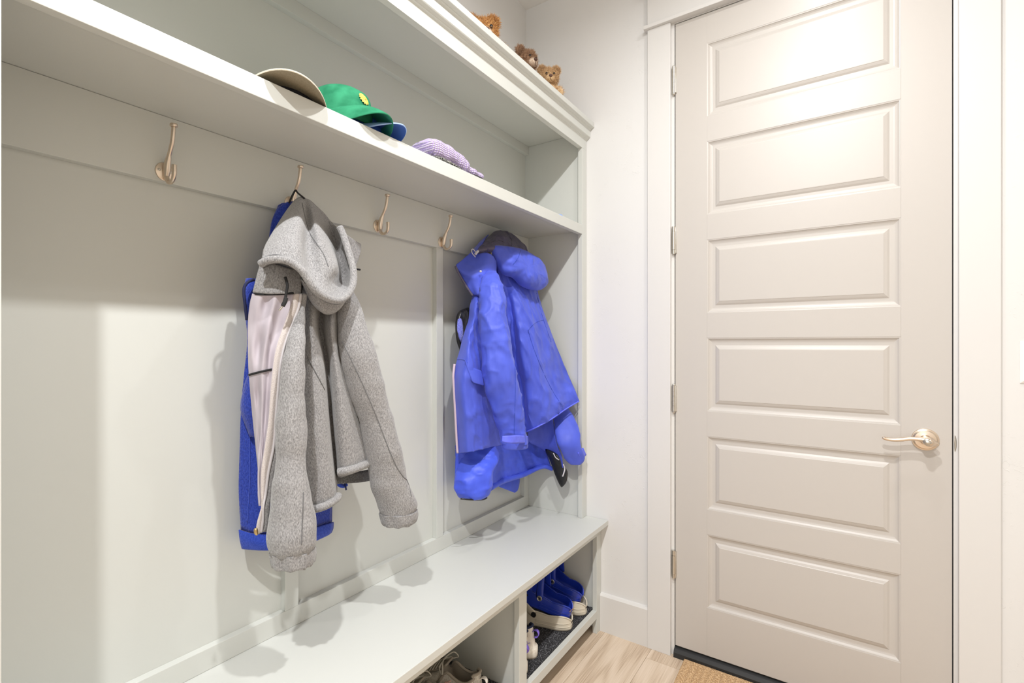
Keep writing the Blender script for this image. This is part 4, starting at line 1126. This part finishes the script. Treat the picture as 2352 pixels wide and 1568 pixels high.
    return t
def rows_at(mb, j, k, npt):
    return mb.V[j*npt + k].copy()
def pose(loc, rz=0, ry=0, rx=0):
    return Matrix.Translation(loc) @ Matrix.Rotation(rz, 4, 'Z') @ Matrix.Rotation(ry, 4, 'Y') @ Matrix.Rotation(rx, 4, 'X')
MZ = .1012
clog('bone clog under the blue clog, nearer the bench divider', pose((-.884, 1.730, MZ), math.radians(9)), CLOGW, 'bone clogs on the mat', L=.300, W=.116, strap_deg=150)
clog('bone clog standing against the bench end panel', pose((-.882, 1.857, MZ), math.radians(5)), CLOGW, 'bone clogs on the mat', L=.300, W=.112, strap_deg=150)
RVM = plain('dull_metal_button', (.42, .42, .40), .4, .8)
clog('blue clog with scuffed heel, in front on top of the bone clog', pose((-.896, 1.737, MZ+.034), math.radians(12), math.radians(15)), CLOGB, 'blue clogs', L=.275, W=.106, strap_deg=104, rivet=RVM, wear=True)
clog('blue clog resting behind, against the bench end panel', pose((-.908, 1.853, MZ+.040), math.radians(7), math.radians(18)), CLOGB, 'blue clogs', L=.275, W=.104, strap_deg=110, rivet=RVM)

def shoe(label, M, group, m_up, m_sole, m_in, m_tab, m_stripe, L=.285, W=.098, H=.098, emblem=False, laces=True):
    t = thing('running_shoe', label, 'shoe', M.to_translation(), M.to_euler(), group=group)
    ns = 44
    def ring(s, inner=False):
        x = -L*(1-s); wl, wr = foot_w(s, 1, L, W), foot_w(s, -1, L, W)
        endk = math.sqrt(max(0, 1-(abs(s-.5)/.5)**8))
        op = min(1, max(0, (s-.50)/.10)); op = op*op*(3-2*op)
        top = .050*min(1, s/.12)**.5 + (H-.050)*min(1, max(0, (s-.12)/.45))**1.1
        if s > .62: top = H - .020*math.sin(PI*min(1, (s-.62)/.33)) + .010*max(0, (s-.86)/.14)
        zb = .018
        r = []
        for k in range(13):
            f = k/12; z = zb + (top-zb)*f*(.72 if op < .5 else 1) if False else zb + (top*(1-.28*(1-op))-zb)*f
            nar = 1 - (.22*op + .12*(1-op))*f**1.6
            if s > .9: nar *= 1 - .1*f
            r.append(Vector((x - (.012*f if s > .93 else 0), wl*nar, z)))
        wt = (wl*(1-.22*op-.12*(1-op)), wr*(1-.22*op-.12*(1-op)))
        for k in range(1, 16):
            f = k/16; c = math.cos(PI*f)
            z_closed = top*(1-.28*(1-op)) + top*.28*(1-op)*math.sin(PI*f)**.8
            u = abs(2*f-1)
            z_open = top - (top-.034)*min(1, (1-u)*3.5)**.7
            yc = (wt[0] if c > 0 else wt[1])*c
            yo = (wt[0] if f < .5 else wt[1])*(1 if f < .5 else -1)*(u**.4)*.97
            r.append(Vector((x - (.012 if s > .93 else 0), yc*(1-op)+yo*op, z_closed*(1-op)+z_open*op)))
        for k in range(13):
            f = 1-k/12; z = zb + (top*(1-.28*(1-op))-zb)*f
            nar = 1 - (.22*op + .12*(1-op))*f**1.6
            if s > .9: nar *= 1 - .1*f
            r.append(Vector((x - (.012*f if s > .93 else 0), -wr*nar, z)))
        return r
    S = [.5 - .497*math.cos(PI*j/ns) for j in range(ns+1)]
    rows = [ring(s) for s in S]
    up = MB().grid([r[:13] for r in rows] ).grid([r[-13:] for r in rows])
    j_op = int(math.acos((.5-.52)/.497)/PI*ns)
    up.grid([r[12:29] for r in rows[:j_op+1]])
    up.add(rows[0], [tuple(range(len(rows[0])))])
    # heel counter
    e = rows[-1]; up.add(e[:13] + e[-13:][::-1], [(i, i+1, 13+i+1, 13+i) for i in range(12)])
    upo = up.obj('upper', m_up, t, local=True)
    MB().grid([r[12:29] for r in rows[j_op:]]).obj('insole', m_in, t, local=True)
    # padded collar
    col = [rows[j][12] for j in range(j_op, ns+1)] + [rows[j][28] for j in range(ns, j_op-1, -1)]
    MB().tube(col, .0042, 10).obj('collar', m_in, t, local=True)
    # sole
    so = []
    for s in S:
        x = -L*(1-s); x2 = x*1.02 + (.006 if s > .9 else 0); toe = .014*max(0, 1-s/.22)**2
        wl, wr = foot_w(s, 1, L, W)*1.04+.001, foot_w(s, -1, L, W)*1.04+.001
        hs = .026 + .010*max(0, (s-.3)/.7)
        so.append([Vector((x2, wl*.93, toe)), Vector((x2, wl, toe+.008)), Vector((x2, wl*1.01, toe+hs*.5)), Vector((x2, wl*.97, toe+hs)), Vector((x2, wl*.8, toe+hs)), Vector((x2, -wr*.8, toe+hs)), Vector((x2, -wr*.97, toe+hs)), Vector((x2, -wr*1.01, toe+hs*.5)), Vector((x2, -wr, toe+.008)), Vector((x2, -wr*.93, toe))])
    MB().grid(so, close_u=True, cap0=True, cap1=True).obj('sole', m_sole, t, local=True)
    # tongue and laces
    tg = [[Vector((-L*(1-s), y*W*.22, z)) for y in (-1, -.5, 0, .5, 1)] for s, z in ((.28, .072), (.40, .086), (.50, .100), (.57, .116))]
    MB().grid(dense(tg, 3, 3)).obj('tongue', m_in, t, local=True, mods=[('SOLIDIFY', dict(thickness=.006))])
    if laces:
        lc = MB()
        for k in range(6):
            s = .29 + .042*k; z = .079 + .0068*k
            lc.tube(spline([(-L*(1-s), -W*.30, z-.008), (-L*(1-s)+.004, 0, z+.004), (-L*(1-s)+.010, W*.30, z-.006)], 5), .0024, 6, flat=.6)
        lc.tube(spline([(-L*.5, 0, .116), (-L*.44, .03, .124), (-L*.40, .042, .105), (-L*.48, .03, .10), (-L*.5, 0, .114)], 6), .0020, 6)
        lc.tube(spline([(-L*.5, 0, .116), (-L*.45, -.03, .122), (-L*.42, -.045, .10), (-L*.49, -.03, .102), (-L*.5, 0, .114)], 6), .0020, 6)
        lc.obj('laces', MATS.get('lace') or plain('lace', (.5, .47, .40), .8), t, local=True)
    # pull tab at the heel
    tb = spline([(-.016, 0, H-.016), (-.006, 0, H-.004), (.006, 0, H-.002), (.013, 0, H-.012), (.009, 0, H-.026), (-.004, 0, H-.030)], 5)
    rws = []
    for p in tb: rws.append([p + Vector((0, y, 0)) for y in (-.006, 0, .006)])
    MB().grid(rws).obj('pull_tab', m_tab, t, local=True, mods=[('SOLIDIFY', dict(thickness=.0022))])
    # side overlays
    st = MB()
    for sy, idx in ((1, 0), (-1, 1)):
        for (s0, f0), (s1, f1) in (((.50, .25), (.66, .85)), ((.62, .25), (.86, .62)), ((.74, .22), (.97, .45))):
            pts = []
            for k in range(9):
                u = k/8; s = s0+(s1-s0)*u; f = f0+(f1-f0)*u
                r = ring(s); q = r[int(round(f*12))] if sy > 0 else r[-1-int(round(f*12))]
                pts.append(q + Vector((0, sy*.0012, 0)))
            st.tube(pts, .0030, 6, flat=.5)
    st.obj('overlay', m_stripe, t, local=True)
    if emblem:
        e0 = Vector((-.030, -W*.335, .064))
        dm = [Vector((-.011, 0, 0)), Vector((0, 0, -.012)), Vector((.011, 0, 0)), Vector((0, 0, .012))]
        mbm = MB().tube([e0 + v for v in dm], .0012, 6, closed=True).tube([e0 + v*.4 for v in dm], .0012, 6, closed=True)
        mbm.obj('emblem', m_tab, t, local=True)
    return t
WSH = mottled('white_leather', (.66, .61, .54), (.80, .76, .70), 60, rough=.5, bstr=.15, detail=5)
WSOLE = mottled('worn_white_rubber', (.60, .54, .44), (.76, .71, .63), 90, rough=.55, bstr=.15, detail=5)
NAVYL = plain('navy_shoe_lining', (.02, .03, .08), .9, bscale=400, bstr=.3)
PURT = plain('purple_webbing', (.20, .13, .62), .7)
GUP = mottled('greige_mesh', (.42, .39, .34), (.58, .55, .49), 300, rough=.8, bstr=.4, detail=3)
GIN = plain('taupe_shoe_lining', (.30, .265, .215), .9, bscale=300, bstr=.2)
GTAB = plain('off_white_webbing', (.72, .68, .62), .7)
CORAL = plain('pale_coral_trim', (.72, .42, .36), .7)
shoe('white running shoe with purple heel tab, deeper in the bay by the divider', pose((-.912, 1.501, MZ), math.radians(10)), 'white running shoes with purple tabs', WSH, WSOLE, NAVYL, PURT, plain('pale_purple_trim', (.42, .36, .60), .6), emblem=True, W=.095)
shoe('white running shoe mostly hidden behind the bench divider stile', pose((-.895, 1.4045, MZ), math.radians(1)), 'white running shoes with purple tabs', WSH, WSOLE, NAVYL, PURT, MATS['pale_purple_trim'], emblem=True, W=.080)
shoe('greige running shoe with coral trim, nearer the divider in the middle bay', pose((-.915, 1.197, MZ), math.radians(10)), 'greige running shoes', GUP, WSOLE, GIN, GTAB, CORAL)
shoe('greige running shoe left of its mate in the middle bay', pose((-.925, 1.075, MZ), math.radians(8)), 'greige running shoes', GUP, WSOLE, GIN, GTAB, CORAL)

# ------------------------------------------------------------------ lamps and world fill added through the open back end
LAMPS = [(-.02, 1.38, 'recessed ceiling lamp closest to the door'), (-.10, .64, 'recessed ceiling lamp above the middle of the bench'), (-.10, -.37, 'recessed ceiling lamp farthest from the door')]
EMIT, t_, b_ = nt('lit_diffuser')
b_.inputs['Emission Color'].default_value = (1, .95, .87, 1); b_.inputs['Emission Strength'].default_value = 6.0
POW = (3.4, 17.5, 33.0)
for (x, y, lab), pw in zip(LAMPS, POW):
    t = thing('ceiling_light', lab, 'ceiling light', (x, y, ZC), group='recessed ceiling lamps')
    n = 40
    R = [[Vector((r*math.cos(2*PI*k/n), r*math.sin(2*PI*k/n), z)) for k in range(n)] for r, z in ((.075, -.0005), (.074, -.006), (.060, -.008), (.052, -.003))]
    MB().grid(R, close_u=True).obj('trim_ring', WHITEP, t, local=True)
    MB().add([Vector((.052*math.cos(2*PI*k/n), .052*math.sin(2*PI*k/n), -.003)) for k in range(n)], [tuple(range(n))]).obj('diffuser', EMIT, t, local=True)
    L = bpy.data.lights.new('lamp', 'AREA'); L.shape = 'DISK'; L.size = .062; L.energy = pw; L.color = (1, .992, .985); L.spread = math.radians(172)
    lo = bpy.data.objects.new('lamp', L); lo.location = (x, y, ZC-.012); C.objects.link(lo)

W_ = bpy.data.worlds.new('World'); bpy.context.scene.world = W_; W_.use_nodes = True
W_.node_tree.nodes['Background'].inputs[0].default_value = (1, .975, .935, 1)
W_.node_tree.nodes['Background'].inputs[1].default_value = 1.0  # even fill added to lift the shaded parts, no visible source

# ------------------------------------------------------------------ camera and view
cam = bpy.data.cameras.new('camera'); co = bpy.data.objects.new('camera', cam); C.objects.link(co)
co.location = EYE; co.rotation_euler = (PI/2, 0, YAW)
cam.sensor_width = 36; cam.lens = FPX/2352*36; cam.shift_y = (HY-784)/2352; cam.clip_start = .01
sc = bpy.context.scene; sc.camera = co
sc.view_settings.view_transform = 'Standard'; sc.view_settings.look = 'None'
sc.view_settings.gamma = 1; sc.view_settings.use_curve_mapping = False
sc.view_settings.exposure = 0.55
sc.cycles.use_denoising = True
sc.cycles.max_bounces = 10; sc.cycles.diffuse_bounces = 6
sc.cycles.sample_clamp_indirect = 6
